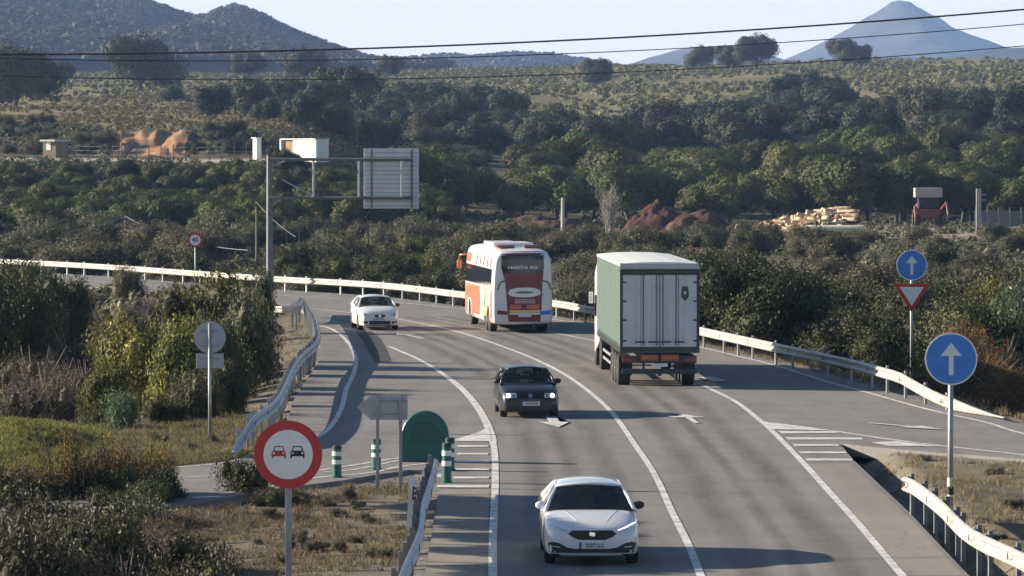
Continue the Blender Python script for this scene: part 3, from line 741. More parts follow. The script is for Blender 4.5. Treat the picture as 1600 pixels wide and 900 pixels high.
def front_leon(root, bv):
    P = lambda pts, nm, mt, par=root, off=.008, d=.02: patch(bv, pts, 'y', -1, off, .09, nm, mt, par, d)
    g = P([(-.36, .655), (-.44, .60), (-.36, .535), (-.24, .485), (.24, .485), (.36, .535), (.44, .60), (.36, .655)], 'grille', M['black'])
    b = MB()
    for k in range(5): 
        z = .505 + k * .030; w = .26 + .03 * k if k < 3 else .36
        patch(bv, [(-w, z), (w, z), (w, z + .006), (-w, z + .006)], 'y', -1, .014, .09, bm=b.bm, depth=.01)
    b.build('grille_bar', M['trim'], g)
    em = MB(); 
    patch(bv, [(-.05, .565), (.03, .545), (.055, .56), (-.03, .585), (-.02, .60), (.05, .59), (.055, .61), (-.04, .63), (-.055, .60)][::1], 'y', -1, .02, .2, bm=em.bm, depth=.01); em.build('emblem', M['chrome'], g)
    for s, f in ((1, lambda q: q), (-1, msym)):
        h = P(f([(.44, .645), (.52, .64), (.80, .70), (.83, .80), (.70, .755)]), 'headlight', M['lamp'], off=.010)
        P(f([(.46, .655), (.80, .765), (.82, .795), (.68, .745)]), 'light_strip', M['lit'] if s > 0 else M['reflect'], h, .018)
        P(f([(.50, .642), (.74, .69), (.78, .72), (.52, .66)]), 'lamp_bezel', M['reflect'], h, .016)
        v = P(f([(.28, .255), (.76, .25), (.80, .42), (.72, .45), (.60, .43), (.44, .345), (.28, .32)]), 'air_intake', M['black'])
        P(f([(.58, .345), (.72, .355), (.72, .375), (.58, .365)]), 'fog_lamp', M['lamp'], v, .018)
    P([(-.5, .25), (.5, .25), (.5, .325), (-.5, .325)], 'lower_grille', M['black'])
    P([(-.74, .185), (.74, .185), (.74, .235), (-.74, .235)], 'front_lip', M['trim'], off=.014)
    for sg in (1, -1): 
        b = MB(); patch(bv, [(sg * .26, -Lg(root) + .25), (sg * .275, -Lg(root) + .25), (sg * .50, -Lg(root) + .95), (sg * .47, -Lg(root) + .95)], 'z', 1, .004, .12, bm=b.bm, depth=.012); b.build('bonnet_crease', M['seatw'], root, True)
    plate(root, bv, '5227 LLS', .02, .385)
def Lg(root): return 2.18
def front_golf(root, bv):
    P = lambda pts, nm, mt, par=root, off=.008, d=.02: patch(bv, pts, 'y', -1, off, .09, nm, mt, par, d)
    g = P([(-.36, .58), (.36, .58), (.38, .70), (-.38, .70)], 'grille', M['black'])
    for k in range(4): P([(-.35, .595 + k * .027), (.35, .595 + k * .027), (.35, .602 + k * .027), (-.35, .602 + k * .027)], 'grille_bar', M['trim'], g, .014)
    P(circ(0, .635, .055), 'emblem', M['chrome'], g, .018)
    for s, f in ((1, lambda q: q), (-1, msym)):
        h = P(f([(.38, .58), (.70, .57), (.76, .62), (.74, .70), (.40, .71)]), 'headlight', M['lamp'], off=.010)
        P(f(circ(.62, .64, .060)), 'lit_lamp', M['lit'], h, .02)
        P(f(circ(.47, .64, .045)), 'inner_lamp', M['chrome'], h, .018)
        P(f([(.46, .26), (.68, .27), (.68, .35), (.46, .35)]), 'fog_lamp', M['trim'])
    P([(-.80, .455), (.80, .455), (.80, .495), (-.80, .495)], 'bumper_strip', M['trim'])
    P([(-.42, .24), (.42, .24), (.42, .34), (-.42, .34)], 'lower_grille', M['black'])
    plate(root, bv, '1995 BTR', .0, .415)
def front_old(root, bv):
    P = lambda pts, nm, mt, par=root, off=.008, d=.02: patch(bv, pts, 'y', -1, off, .09, nm, mt, par, d)
    g = P([(-.20, .66), (.20, .66), (.25, .61), (.14, .53), (-.14, .53), (-.25, .61)], 'grille', M['black'])
    P(circ(0, .60, .055), 'emblem', M['chrome'], g, .018)
    for s, f in ((1, lambda q: q), (-1, msym)):
        h = P(f([(.42, .60), (.62, .58), (.78, .68), (.80, .80), (.60, .74)]), 'headlight', M['lamp'])
        P(f(circ(.62, .66, .05)), 'lamp_bowl', M['chrome'], h, .016)
        P(f([(.50, .28), (.74, .30), (.74, .40), (.50, .38)]), 'air_intake', M['black'])
    P([(-.44, .24), (.44, .24), (.44, .40), (-.44, .40)], 'lower_grille', M['black'])
    P([(-.74, .17), (.74, .17), (.74, .215), (-.74, .215)], 'front_lip', M['trim'], off=.012)
    plate(root, bv, '8127 DFX', 0, .46)
LEON = dict(L=4.37, W=1.80, wr=.325, axles=(.84, 3.52), paint=M['seatw'], glass=M['glass'], mirror=(M['trim'], M['seatw']), front=front_leon, roofbulge=.05,
    body=[(0, .60, .24, .42, .56, .62), (.02, .68, .20, .42, .62, .68), (.10, .80, .18, .45, .70, .74), (.30, .875, .18, .5, .78, .83), (.7, .90, .18, .5, .88, .92), (1.1, .90, .18, .5, .945, .98), (1.5, .90, .18, .5, .97, .985),
          (2.3, .90, .18, .5, .985, .99), (3.2, .90, .18, .52, 1.01, 1.01), (3.8, .90, .20, .55, 1.03, 1.03), (4.15, .85, .24, .58, 1.02, 1.04), (4.32, .77, .28, .6, .94, .97), (4.37, .68, .33, .6, .86, .9)],
    cab=((1.12, .955, .80), (1.92, 1.315, .60), (3.55, 1.32, .58), (4.18, 1.02, .74)))
GOLF = dict(L=4.15, W=1.735, wr=.315, axles=(.84, 3.35), paint=M['carblk'], glass=M['glass2'], mirror=(M['trim'], M['trim']), front=front_golf, roofbulge=.05,
    body=[(0, .62, .22, .40, .50, .54), (.02, .72, .18, .42, .56, .60), (.10, .80, .17, .45, .70, .73), (.28, .845, .17, .5, .79, .83), (.7, .865, .17, .5, .87, .92), (1.15, .865, .17, .5, .92, .96), (1.5, .865, .17, .5, .94, .95),
          (2.3, .865, .17, .5, .95, .96), (3.2, .865, .17, .52, .97, .97), (3.7, .86, .18, .55, .98, .98), (3.98, .82, .22, .58, .96, .98), (4.12, .76, .26, .6, .88, .9), (4.15, .70, .3, .6, .80, .84)],
    cab=((1.12, .93, .76), (1.76, 1.30, .585), (3.35, 1.31, .575), (3.98, .97, .70)))
OLD = dict(L=4.32, W=1.77, wr=.315, axles=(.88, 3.46), paint=M['oldw'], glass=M['glass2'], mirror=(M['trim'], M['oldw']), front=front_old, roofbulge=.06,
    body=[(0, .60, .22, .42, .56, .62), (.02, .68, .18, .42, .64, .70), (.12, .79, .17, .45, .74, .80), (.32, .86, .17, .5, .84, .90), (.7, .885, .17, .5, .93, .98), (1.0, .885, .17, .5, .98, 1.02), (1.5, .885, .17, .5, 1.0, 1.01),
          (2.3, .885, .17, .5, 1.0, 1.0), (3.2, .885, .17, .52, 1.01, 1.01), (3.8, .88, .18, .55, 1.02, 1.02), (4.12, .83, .22, .58, 1.0, 1.02), (4.28, .76, .26, .6, .92, .94), (4.32, .68, .3, .6, .84, .88)],
    cab=((.98, .97, .78), (1.76, 1.33, .60), (3.45, 1.34, .585), (4.08, 1.02, .72)))
def front_at(pxc, pyb, dfront, Lc, rz, ax):
    """root position so that the front axle's tyres stand at photo row pyb"""
    g = gp(pxc, pyb); return (g.x - math.sin(rz) * (Lc / 2 - ax), g.y + math.cos(rz) * (Lc / 2 - ax), 0)
make_car(LEON, front_at(923, 879, 0, 4.37, R(1.0), .84), R(1.0), 'white modern hatchback with a black grille, nearest car on the road', 'driver behind the dark windscreen of the nearest white hatchback')
make_car(GOLF, front_at(826, 651, 0, 4.15, R(3.5), .84), R(3.5), 'black hatchback with both headlights lit in the middle of the left lane', 'driver behind the windscreen of the black hatchback')
make_car(OLD, front_at(590, 515, 0, 4.32, R(8), .88), R(8), 'small white rounded hatchback rounding the far bend', 'driver behind the windscreen of the far white hatchback')

# ------------------------------------------------------------------ coach (local front is -Y)
def coach(loc, rz):
    root = tag(empty('coach', loc, rz), 'white and red long-distance coach seen from behind', 'coach')
    Lb, W, H = 12.6, 2.5, 3.58; y0, y1 = -Lb / 2, Lb / 2
    def ring(y, w, zb, zt, k=.16, lean=.10):
        h = w / 2; half = [(0, zb), (h * .94, zb), (h, zb + .12), (h, 1.2), (h * .995, 2.0), (h * (1 - lean * .5), zt - .50), (h * (1 - lean), zt - .2), (h * (1 - lean) - k, zt - .03), (0, zt)]
        return [(x, y, z) for x, z in half] + [(-x, y, z) for x, z in half[-2:0:-1]]
    b = MB(); b.loft([ring(y0, W - .5, .5, 2.9, .2, .16), ring(y0 + .06, W - .2, .36, 3.15, .2, .14), ring(y0 + .35, W, .30, 3.45), ring(y0 + 1.2, W, .30, 3.52), ring(-1, W, .30, 3.52), ring(3, W, .30, 3.52), ring(y1 - .6, W, .32, 3.5), ring(y1 - .12, W, .36, 3.38), ring(y1 - .03, W - .10, .42, 3.30, .2, .12), ring(y1, W - .28, .5, 3.15, .25, .14)])
    cut = []
    def mods(o):
        s = o.modifiers.new('s', 'SUBSURF'); s.levels = 2; s.render_levels = 2
        for ya in (y0 + 2.6, y1 - 3.3, y1 - 2.0):
            cb = bmesh.new(); bmesh.ops.create_cone(cb, cap_ends=True, segments=32, radius1=.6, radius2=.6, depth=4, matrix=Matrix.Translation((0, ya, .52)) @ Matrix.Rotation(math.pi / 2, 4, 'Y'))
            cm = bpy.data.meshes.new('c'); cb.to_mesh(cm); cb.free(); c = bpy.data.objects.new('c', cm); col.objects.link(c); cut.append(c)
            bo = o.modifiers.new('b', 'BOOLEAN'); bo.object = c; bo.operation = 'DIFFERENCE'; bo.solver = 'EXACT'
    body = b.build('body', M['busw'], root, True, mods)
    for c in cut: bpy.data.objects.remove(c)
    try: body.data.set_sharp_from_angle(angle=R(38))
    except Exception: pass
    bv = bvh_of(body)
    u = MB(); u.box((0, 0, .5), (1.9, 11.8, .4)); u.build('underbody', M['trim'], root)
    for ya in (y0 + 2.6, y1 - 3.3, y1 - 2.0):
        for sg in (1, -1): wheel(root, sg * 1.05, ya, .5, .30, sg)
    # rear face: x to the right of the picture is -x local when seen from behind, so mirror
    P = lambda pts, nm, mt, par=root, off=.012, d=.03: patch(bv, [(-x, z) for x, z in pts], 'y', 1, off, .14, nm, mt, par, d)
    # picture zoom: 1 m = 212 px, centre x=575, ground y=870
    k = lambda *q: [((X - 562) / 212, (862 - Y) / 218) for X, Y in q]
    panel = P(k((372, 145), (745, 140), (748, 270), (735, 400), (725, 640), (715, 790), (440, 790), (425, 640), (405, 400), (372, 270)), 'rear_panel', M['busr'], off=.010)
    g = P(k((372, 165), (745, 160), (746, 280), (736, 325), (390, 325), (372, 270)), 'rear_window', M['busglass'], panel, .022)
    P(k((375, 128), (740, 124), (744, 152), (372, 160)), 'roof_edge_band', M['busr'], panel, .018)
    m = MB()
    me_o = P(k((430, 500), (450, 470), (500, 455), (580, 450), (660, 455), (705, 470), (725, 495), (705, 520), (650, 535), (575, 540), (500, 537), (450, 525)), 'oval_badge', M['reflect'], panel, .022)
    P(k((480, 495), (530, 485), (620, 485), (670, 495), (620, 505), (530, 505)), 'badge_stripe', M['busg'], me_o, .032)
    P(k((470, 545), (685, 545), (680, 600), (475, 600)), 'panel_grille', M['tail'], panel, .020)
    for k_ in range(3): P(k((490, 558 + 14 * k_), (670, 558 + 14 * k_), (670, 563 + 14 * k_), (490, 563 + 14 * k_)), 'slat', M['plate'], panel, .03)
    P(k((450, 605), (545, 605), (555, 640), (450, 650)), 'orange_flash', M['buso'], panel, .024)
    P(k((600, 605), (705, 605), (705, 650), (590, 640)), 'orange_flash', M['buso'], panel, .024)
    P(k((445, 655), (715, 655), (715, 676), (445, 676)), 'yellow_stripe', M['busy'], panel, .024)
    P(k((445, 680), (715, 680), (715, 695), (445, 695)), 'white_stripe', M['busw'], panel, .024)
    P(k((520, 692), (635, 692), (635, 715), (520, 715)), 'number_plate', M['plate'], panel, .032)
    P(k((445, 795), (720, 795), (730, 835), (440, 835)), 'rear_skirt', M['trim'], root, .012)
    for s, f in ((1, lambda q: q), (-1, lambda q: [(2 * 575 - X, Y) for X, Y in q][::-1])):
        lm = P(k(*f([(722, 665), (812, 655), (815, 690), (725, 698)])), 'tail_light', M['tail'] if s < 0 else M['blue'], root, .018)
        P(k(*f([(735, 385), (775, 392), (800, 420), (812, 470), (803, 470), (790, 425), (768, 402), (735, 396)])), 'vent_trim', M['black'], root, .016)
    # small lettering on the rear window
    y = max(v.co.y for v in g.data.vertices)
    t = put_text('HARITA RO', .16, 'lettering', M['reflect'], g, (0, y + .004, 2.70), (math.pi / 2, 0, math.pi), .004, 1.5)
    # sides
    for sg in (1, -1):
        S_ = lambda pts, nm, mt, par=root, off=.010: patch(bv, pts, 'x', sg, off, .25, nm, mt, par, .02)
        S_([(y1 - .75, 1.95), (y1 - .75, 2.62), (y1 - 6.2, 2.62), (y0 + .45, 2.62), (y0 + .45, 1.85), (y1 - 6, 1.85)], 'window_band', M['busglass'])
        for n in range(6): 
            yb = y1 - 2.1 - n * 1.55; S_([(yb, 1.9), (yb + .035, 1.9), (yb + .035, 2.60), (yb, 2.60)], 'window_pillar', M['trim'], off=.016)
        S_([(y1 - .35, .45), (y1 - .35, 1.75), (y1 - .9, 1.75), (y1 - 1.1, .45)], 'red_panel', M['buso'])
        S_([(y1 - 5.6, .40), (y1 - 5.3, 1.2), (y1 - 5.6, 1.80), (y0 + 2, 1.80), (y0 + .5, 1.7), (y0 + .5, .6), (y0 + 1.6, .42), (y0+1.6, 1.15), (y0+3.4, 1.15), (y0+3.4, .42)], 'red_panel', M['buso'])
        S_(circ(y1 - 3.2, 1.22, 1.15, 24, .62), 'yellow_oval', M['busy'], off=.014)
        S_(circ(y1 - 3.2, 1.22, .85, 24, .45), 'white_oval', M['busw'], off=.022)
        S_([(y1 - 3.7, .95), (y1 - 3.3, .95), (y1 - 2.6, 1.5), (y1 - 3.0, 1.5)], 'green_flash', M['busg'], off=.030)
        S_([(y0 + .3, 2.75), (y0 + 2.4, 2.70), (y0 + 3.2, 3.1), (y0 + .6, 3.1)], 'orange_band', M['buso'])
        for n in range(5): S_([(y1 - 1.2 - n * 1.5, 2.7), (y1 - 1.5 - n * 1.5, 2.7), (y1 - 1.2 - n * 1.5, 3.1), (y1 - 1.0 - n * 1.5, 3.1)], 'red_stripe', M['busr'], off=.012)
        mm = MB(); mm.tube([(sg * 1.1, y0 + .3, 3.0), (sg * 1.42, y0 - .10, 2.95), (sg * 1.45, y0 - .15, 2.75)], .04, 8); mm.box((sg * 1.45, y0 - .15, 2.55), (.20, .12, .38), bev=.05); mm.build('mirror', M['buso'], root, True)
    r = MB(); r.box((0, 1.0, 3.58), (1.7, 3.2, .16), bev=.05); r.build('roof_unit', M['busw'], root); r = MB(); r.box((0, -3.4, 3.56), (1.2, 1.4, .12), bev=.04); r.build('roof_unit', M['busw'], root)
    for sg in (1, -1): r = MB(); r.box((sg * .55, 4.6, 3.55), (.7, .9, .12), bev=.03); r.build('roof_hatch', M['busr'], root)
    return root
g_ = gp(821, 519); th = R(180 + 6)
coach((g_.x - math.sin(R(7)) * 6.3, g_.y + 5.2, 0), th)

# ------------------------------------------------------------------ articulated lorry
def lorry(loc, rz):
    root = tag(empty('lorry', loc, rz), 'articulated lorry with a pale green curtain-side trailer seen from behind', 'lorry')
    W, H, Lt = 2.52, 3.98, 13.6; yr = 0.0; yf = -Lt; zb = 1.22
    t = MB(); t.box((0, (yr + yf) / 2, (zb + 3.88) / 2), (W - .06, Lt - .12, 3.88 - zb)); body = t.build('trailer_body', M['curtain'], root)
    rf = MB(); rf.loft([[(-W / 2, y, 3.86), (W / 2, y, 3.86), (W / 2, y, 3.94), (.6, y, 3.94 + h), (0, y, 3.95 + h), (-.6, y, 3.94 + h), (-W / 2, y, 3.94)] for y, h in [(yr - k * Lt / 9, .04 + .02 * (k % 2)) for k in range(10)]]); rf.build('roof', M['trailroof'], root)
    # curtains with soft folds
    for sg in (1, -1):
        bm = bmesh.new(); nu, nv = 136, 8
        g = [[bm.verts.new((sg * (W / 2 - .02 + .026 * math.sin(i * 1.9) * math.sin(math.pi * j / nv) + .014 * math.sin(i * .7)), yr - .08 - (Lt - .2) * i / nu, zb + .06 + (3.84 - zb - .06) * j / nv)) for j in range(nv + 1)] for i in range(nu + 1)]
        for i in range(nu):
            for j in range(nv): bm.faces.new((g[i][j], g[i + 1][j], g[i + 1][j + 1], g[i][j + 1]))
        from_bm('curtain', bm, M['curtain'], root, True)
        s = MB()
        for i in range(26): s.box((sg * (W / 2 + .004), yr - .4 - i * .5, zb + .02), (.012, .05, .28))
        s.build('curtain_strap', M['darkpost'], root)
        s = MB(); s.box((sg * (W / 2 - .03), (yr + yf) / 2, zb - .02), (.05, Lt, .14)); s.build('side_rail', M['frame'], root)
        s = MB(); s.box((sg * (W / 2 - .05), -8.0, .78), (.04, 4.6, .09)); s.box((sg * (W / 2 - .05), -8.0, .52), (.04, 4.6, .09)); s.build('side_guard', M['galv'], root)
    # rear frame, header, doors
    f = MB()
    for sg in (1, -1): f.box((sg * (W / 2 - .045), yr + .02, (zb + 3.9) / 2), (.09, .10, 3.9 - zb + .1))
    f.box((0, yr + .02, zb - .02), (W, .12, .18)); f.build('rear_frame', M['frame'], root)
    f = MB(); f.box((0, yr + .05, 3.68), (W + .02, .12, .13), bev=.02); f.build('header_bar', M['frame'], root)
    f = MB(); f.box((0, yr + .02, 3.85), (W, .12, .18), bev=.02); f.build('header_panel', M['signback'], root)
    for sg in (1, -1):
        d = MB()
        for n in range(2):
            d.box((sg * (.30 + n * .59), yr + .035, (zb + 3.6) / 2 + .03), (.575, .05, 3.6 - zb - .10), bev=.01)
        dr = d.build('rear_door', M['door'], root)
        for z in (1.5, 2.15, 2.75, 3.35): h = MB(); h.box((sg * 1.14, yr + .075, z), (.16, .03, .05), bev=.008); h.build('hinge', M['frame'], dr)
        for xx in (.10, .52): h = MB(); h.cyl((sg * xx, yr + .085, zb + .12), (sg * xx, yr + .085, 3.58), .018, n=8); h.build('locking_bar', M['darkpost'], dr)
        for xx in (.2, .62): h = MB(); h.box((sg * xx, yr + .09, 1.46), (.34, .03, .05), bev=.008); h.build('door_handle', M['frame'], dr)
        h = MB()
        for xx in (.26, .76): h.box((sg * xx, yr + .064, 2.4), (.012, .01, 2.2))
        h.build('panel_rib', M['signback'], dr)
        if sg < 0:
            e = MB(); e.poly([(-.80 - x, yr + .066, 3.0 + z) for x, z in [(-.09, .22), (.09, .22), (.12, .05), (.12, -.12), (0, -.25), (-.12, -.12), (-.12, .05)]], (0, .006, 0)); eb = e.build('emblem', M['carblk'], dr)
            e = MB(); e.poly([(-.80 - x, yr + .073, 3.02 + z) for x, z in circ(0, 0, .055, 10)], (0, .004, 0)); e.build('emblem_centre', M['signback'], eb)
    # chassis, bumper, markers
    c = MB(); c.box((.42, -6.5, .98), (.14, 12.8, .26)); c.box((-.42, -6.5, .98), (.14, 12.8, .26)); 
    for y in (-.4, -2.5, -4.5, -7, -10): c.box((0, y, .98), (.9, .12, .2))
    c.build('chassis', M['frame'], root)
    c = MB(); c.box((0, -.12, .52), (2.38, .10, .16), bev=.015); c.box((.5, -.2, .72), (.08, .08, .4)); c.box((-.5, -.2, .72), (.08, .08, .4)); c.box((0, -.02, .48), (.12, .05, .2)); c.build('bumper', M['frame'], root)
    lt = MB(); lt.box((0, -.06, .90), (2.36, .06, .24), bev=.015); lb = lt.build('light_board', M['frame'], root)
    for sg in (1, -1):
        l = MB(); l.box((sg * .98, -.02, .90), (.36, .03, .13), bev=.01); l.build('tail_light', M['tail'], lb)
        l = MB(); l.box((sg * .33, .045, .96), (.56, .012, .20)); mk_ = l.build('marker_plate', M['orange'], root)
        l = MB(); l.box((sg * .33, .053, .96), (.50, .006, .10)); l.build('marker_centre', M['amber'], mk_)
        l = MB(); l.box((sg * 1.0, -1.3, .58), (.42, .03, .5)); l.build('mud_flap', M['rubber'], root)
    l = MB(); l.box((0, -.02, .72), (.52, .012, .11)); l.build('number_plate', M['plate'], root)
    for y in (-2.0, -3.35, -4.7):
        for sg in (1, -1): wheel(root, sg * 1.03, y, .50, .40, sg)
    # tractor unit
    y0 = yf
    cb = MB(); cb.loft([[(-w, y, zb_), (w, y, zb_), (w, y, zt - .5), (w * .9, y, zt), (-w * .9, y, zt), (-w, y, zt - .5)] for y, w, zb_, zt in ((y0 + .2 - .5, 1.15, .9, 3.7), (y0 - 2.0, 1.22, .45, 3.75), (y0 - 2.5, 1.2, .4, 3.1), (y0 - 2.65, 1.1, .45, 2.0))]); cb.build('cab', M['oldw'], root)
    cb = MB(); cb.box((0, y0 - 2.62, 2.15), (2.0, .05, .8)); cb.build('windscreen', M['busglass'], root)
    cb = MB(); cb.box((0, y0 - .2, .85), (.9, 4.6, .25)); cb.build('tractor_chassis', M['frame'], root)
    for sg in (1, -1):
        cb = MB(); cb.box((sg * 1.235, y0 - 1.75, 2.1), (.02, .8, .75)); cb.build('side_window', M['busglass'], root)
        cb = MB(); cb.box((sg * 1.34, y0 - 2.35, 2.35), (.14, .10, .42), bev=.03); mo = cb.build('mirror', M['oldw'], root)
        cb = MB(); cb.tube([(sg * 1.2, y0 - 2.3, 2.75), (sg * 1.34, y0 - 2.33, 2.52)], .025, 6); cb.build('mirror_arm', M['frame'], mo)
        for y in (y0 - 1.9, y0 + 1.3): wheel(root, sg * 1.04, y, .5, .34, sg)
    return root
g_ = gp(1028, 602)
lorry((g_.x, g_.y - 1.6, 0), R(180 + 2.0))
# ------------------------------------------------------------------ guardrails
WPROF = [(0, .155), (.03, .15), (.075, .12), (.08, .09), (.03, .045), (0, .03), (0, -.03), (.03, -.045), (.08, -.09), (.075, -.12), (.03, -.15), (0, -.155)]
def guardrail(pts, side, label, spacing=2.0, zf=None, postmat='post', endcap=None, refl=None, ground=None, sink=.6, both=False, beam='rail', block=True):
    """side +1/-1: which side of the walking direction the beam faces; zf(t) = beam centre height"""
    P = smooth_line([Vector(p) for p in pts], 5)
    # resample
    out = [P[0]]; acc = 0
    for a, b in zip(P, P[1:]):
        n = max(1, int((b - a).length / 1.0)); out += [a.lerp(b, (k + 1) / n) for k in range(n)]
    P = out
    Ls = [0]
    for a, b in zip(P, P[1:]): Ls.append(Ls[-1] + (b - a).length)
    T = Ls[-1]
    root = tag(empty('guardrail', (P[0].x, P[0].y, 0)), label, 'guardrail')
    o = Vector((P[0].x, P[0].y, 0))
    def frame(i):
        t = (P[min(i + 1, len(P) - 1)] - P[max(i - 1, 0)]); t.z = 0; t.normalize(); return t, Vector((-t.y, t.x, 0)) * side
    zf = zf or (lambda s: .62)
    def beam_bm(off, flip=1):
        bm = bmesh.new(); rows = []
        for i, p in enumerate(P):
            t, n = frame(i); z = zf(Ls[i]); s_ = min(1, max(.05, (z - .02) / .17)) if z < .17 else 1
            rows.append([bm.verts.new(p - o + n * (off + flip * a) + Vector((0, 0, z + b * s_))) for a, b in WPROF])
        for a, b in zip(rows, rows[1:]):
            for k in range(len(WPROF) - 1): bm.faces.new((a[k], a[k + 1], b[k + 1], b[k]))
        return bm
    def sol(ob): m = ob.modifiers.new('s', 'SOLIDIFY'); m.thickness = .012
    from_bm('beam', beam_bm(.10), M[beam], root, False, sol)
    if both: from_bm('beam', beam_bm(-.10, -1), M[beam], root, False, sol)
    pm = MB(); pm.box((0, .0, -.22), (.12, .08, 1.15 + sink), bev=.01); 
    pme = None
    n = min(98, int(T / spacing) + 1)
    for k in range(n):
        s = min(T - .1, .3 + k * spacing)
        i = min(range(len(Ls)), key=lambda q: abs(Ls[q] - s)); t, nn = frame(i); z = zf(Ls[i])
        if z < .2: continue
        if pme is None:
            ob = pm.build('post', M[postmat], root); pme = ob
            bb = MB(); bb.box((0, 0, 0), (.10, .07, .34)); blk = bb.build('spacer_block', M[postmat], ob); bms = blk
            rr = MB(); rr.poly([(-.065, 0, -.05), (.065, 0, -.05), (0, 0, .07)], (0, -.012, 0)); rf0 = rr.build('reflector', M[refl or 'trim'], root)
            rfo = rf0
        else:
            ob = pme.copy(); col.objects.link(ob); ob.parent = root
            blk = bms.copy(); col.objects.link(blk); blk.parent = ob
            rfo = None
            if k % 2 == 0: rfo = rf0.copy(); col.objects.link(rfo); rfo.parent = root
        q = P[i] - o; rzz = math.atan2(t.y, t.x)
        ob.location = (q.x, q.y, z - .42); ob.rotation_euler = (0, 0, rzz)
        lo = Matrix.Rotation(-rzz, 3, 'Z') @ (nn * .065); blk.location = (lo.x, lo.y, .42)
        if rfo: 
            w = q + nn * .182; rfo.location = (w.x, w.y, z); rfo.rotation_euler = (0, 0, rzz + (math.pi if side > 0 else 0))
    return root
def P3(*a): return [gp(*p) for p in a]
far_pts = P3((-300,411),(0,424),(160,433),(300,444),(430,454),(600,465),(735,482),(870,496),(925,507),(1000,520),(1090,541),(1200,567),(1330,598),(1400,618),(1480,640),(1577,654))
def far_z(s): return .62
# total length is needed for the ramp at the near end
_fl = sum((b - a).length for a, b in zip(far_pts, far_pts[1:]))
guardrail(far_pts, -1, 'long sunlit guardrail curving along the far side of the road', 3.2, lambda s: .62 if s < _fl - 11 else max(.02, .62 * (1 - (s - _fl + 11) / 11)))
near_pts = P3((356,716),(395,692),(425,668),(440,640),(452,612),(466,590),(486,570),(493,556),(490,532),(483,514),(476,500))
_nl = sum((b - a).length for a, b in zip(near_pts, near_pts[1:]))
guardrail(near_pts, -1, 'winding double-sided guardrail between the dark bush and the slip road', 2.0, lambda s: min(.62, .12 + s * .10), 'post', beam='galv')
guardrail(P3((425,505),(445,506),(463,502),(470,492)), -1, 'short white guardrail end beside the dark bush at the far junction', 2.0, None, 'post')
ll = [gp(672, 772), gp(662, 810), gp(650, 850), gp(643, 900), Vector((-1.9, 70, 0)), Vector((-1.95, 55, 0)), Vector((-1.95, 30, 0))]
guardrail(ll, 1, 'guardrail along the left shoulder at the bottom of the picture', 2.0, lambda s: .62, 'darkpost', beam='galv')
rl = [gp(1422, 803), gp(1440, 812), gp(1480, 845), gp(1530, 895), Vector((8.75, 72, 0)), Vector((8.75, 55, 0)), Vector((8.75, 30, 0))]
guardrail(rl, -1, 'sunlit guardrail with a rounded end on the lower right verge', 2.0, lambda s: .62, 'darkpost', refl='bark')
# ------------------------------------------------------------------ signs
def pole(root, h, r, mat='post', sink=.6, n=12, x=0, sq=False):
    m = MB()
    if sq: m.box((x, 0, (h - sink) / 2), (r * 2, r * 1.4, h + sink), bev=.006)
    else: m.cyl((x, 0, -sink), (x, 0, h), r, n=n)
    return m.build('pole', M[mat], root, not sq)
def disc(root, z, r, mat, y=-.06, name='sign_plate', th=.02, n=48):
    m = MB(); m.cyl((0, y, z), (0, y - th, z), r, n=n); return m.build(name, M[mat], root)
def flat(pts, y, name, mat, parent, th=.004):
    m = MB(); m.poly([(x, y, z) for x, z in pts], (0, -th, 0)); return m.build(name, M[mat], parent)
ARROW = [(-.09, -.62), (.09, -.62), (.09, .12), (.40, .12), (0, .62), (-.40, .12), (-.09, .12)]
def blue_arrow(root, z, r, y=-.06):
    p = disc(root, z, r, 'reflect', y)
    m = MB(); m.cyl((0, y - .02, z), (0, y - .024, z), r * .945, n=48); m.build('blue_field', M['blue'], p)
    flat([(a * r, z + b * r) for a, b in ARROW], y - .024, 'arrow', 'white', p)
# no overtaking
g = gp(450, 899); zc = 2.14
s = tag(empty('road_sign', (g.x, g.y, tz(g.x, g.y)), R(0)), 'round red and white no overtaking sign with two car symbols on a grey pole', 'road sign')
s.location.z = 0; pole(s, 2.2, .055, 'post', 1.2, sq=True)
s.location.x = (450 - 800) / sc(g.y)
p = disc(s, zc, .60, 'red')
m = MB(); m.cyl((0, -.08, zc), (0, -.084, zc), .435, n=48); m.build('white_field', M['reflect'], p)
for cx, mt in ((-.165, 'redcar'), (.165, 'black')):
    c = zc + .035
    b = flat([(cx + x, c + z) for x, z in [(-.125, -.10), (-.125, 0), (-.09, .035), (.09, .035), (.125, 0), (.125, -.10), (.095, -.10), (.095, -.065), (-.095, -.065), (-.095, -.10)]], -.084, 'car_symbol', mt, p)
    flat([(cx + x, c + z) for x, z in [(-.105, .03), (-.075, .115), (.075, .115), (.105, .03), (.085, .03), (.06, .097), (-.06, .097), (-.085, .03)]], -.084, 'symbol_roof', mt, b)
    for q in (-.085, .085): 
        h = MB(); h.cyl((cx + q, -.088, c - .01), (cx + q, -.0895, c - .01), .018, n=12); h.build('symbol_lamp', M['white'], b)
m = MB(); m.box((0, -.03, zc + .2), (.3, .05, .05)); m.box((0, -.03, zc - .2), (.3, .05, .05)); m.build('bracket', M['galv'], s)
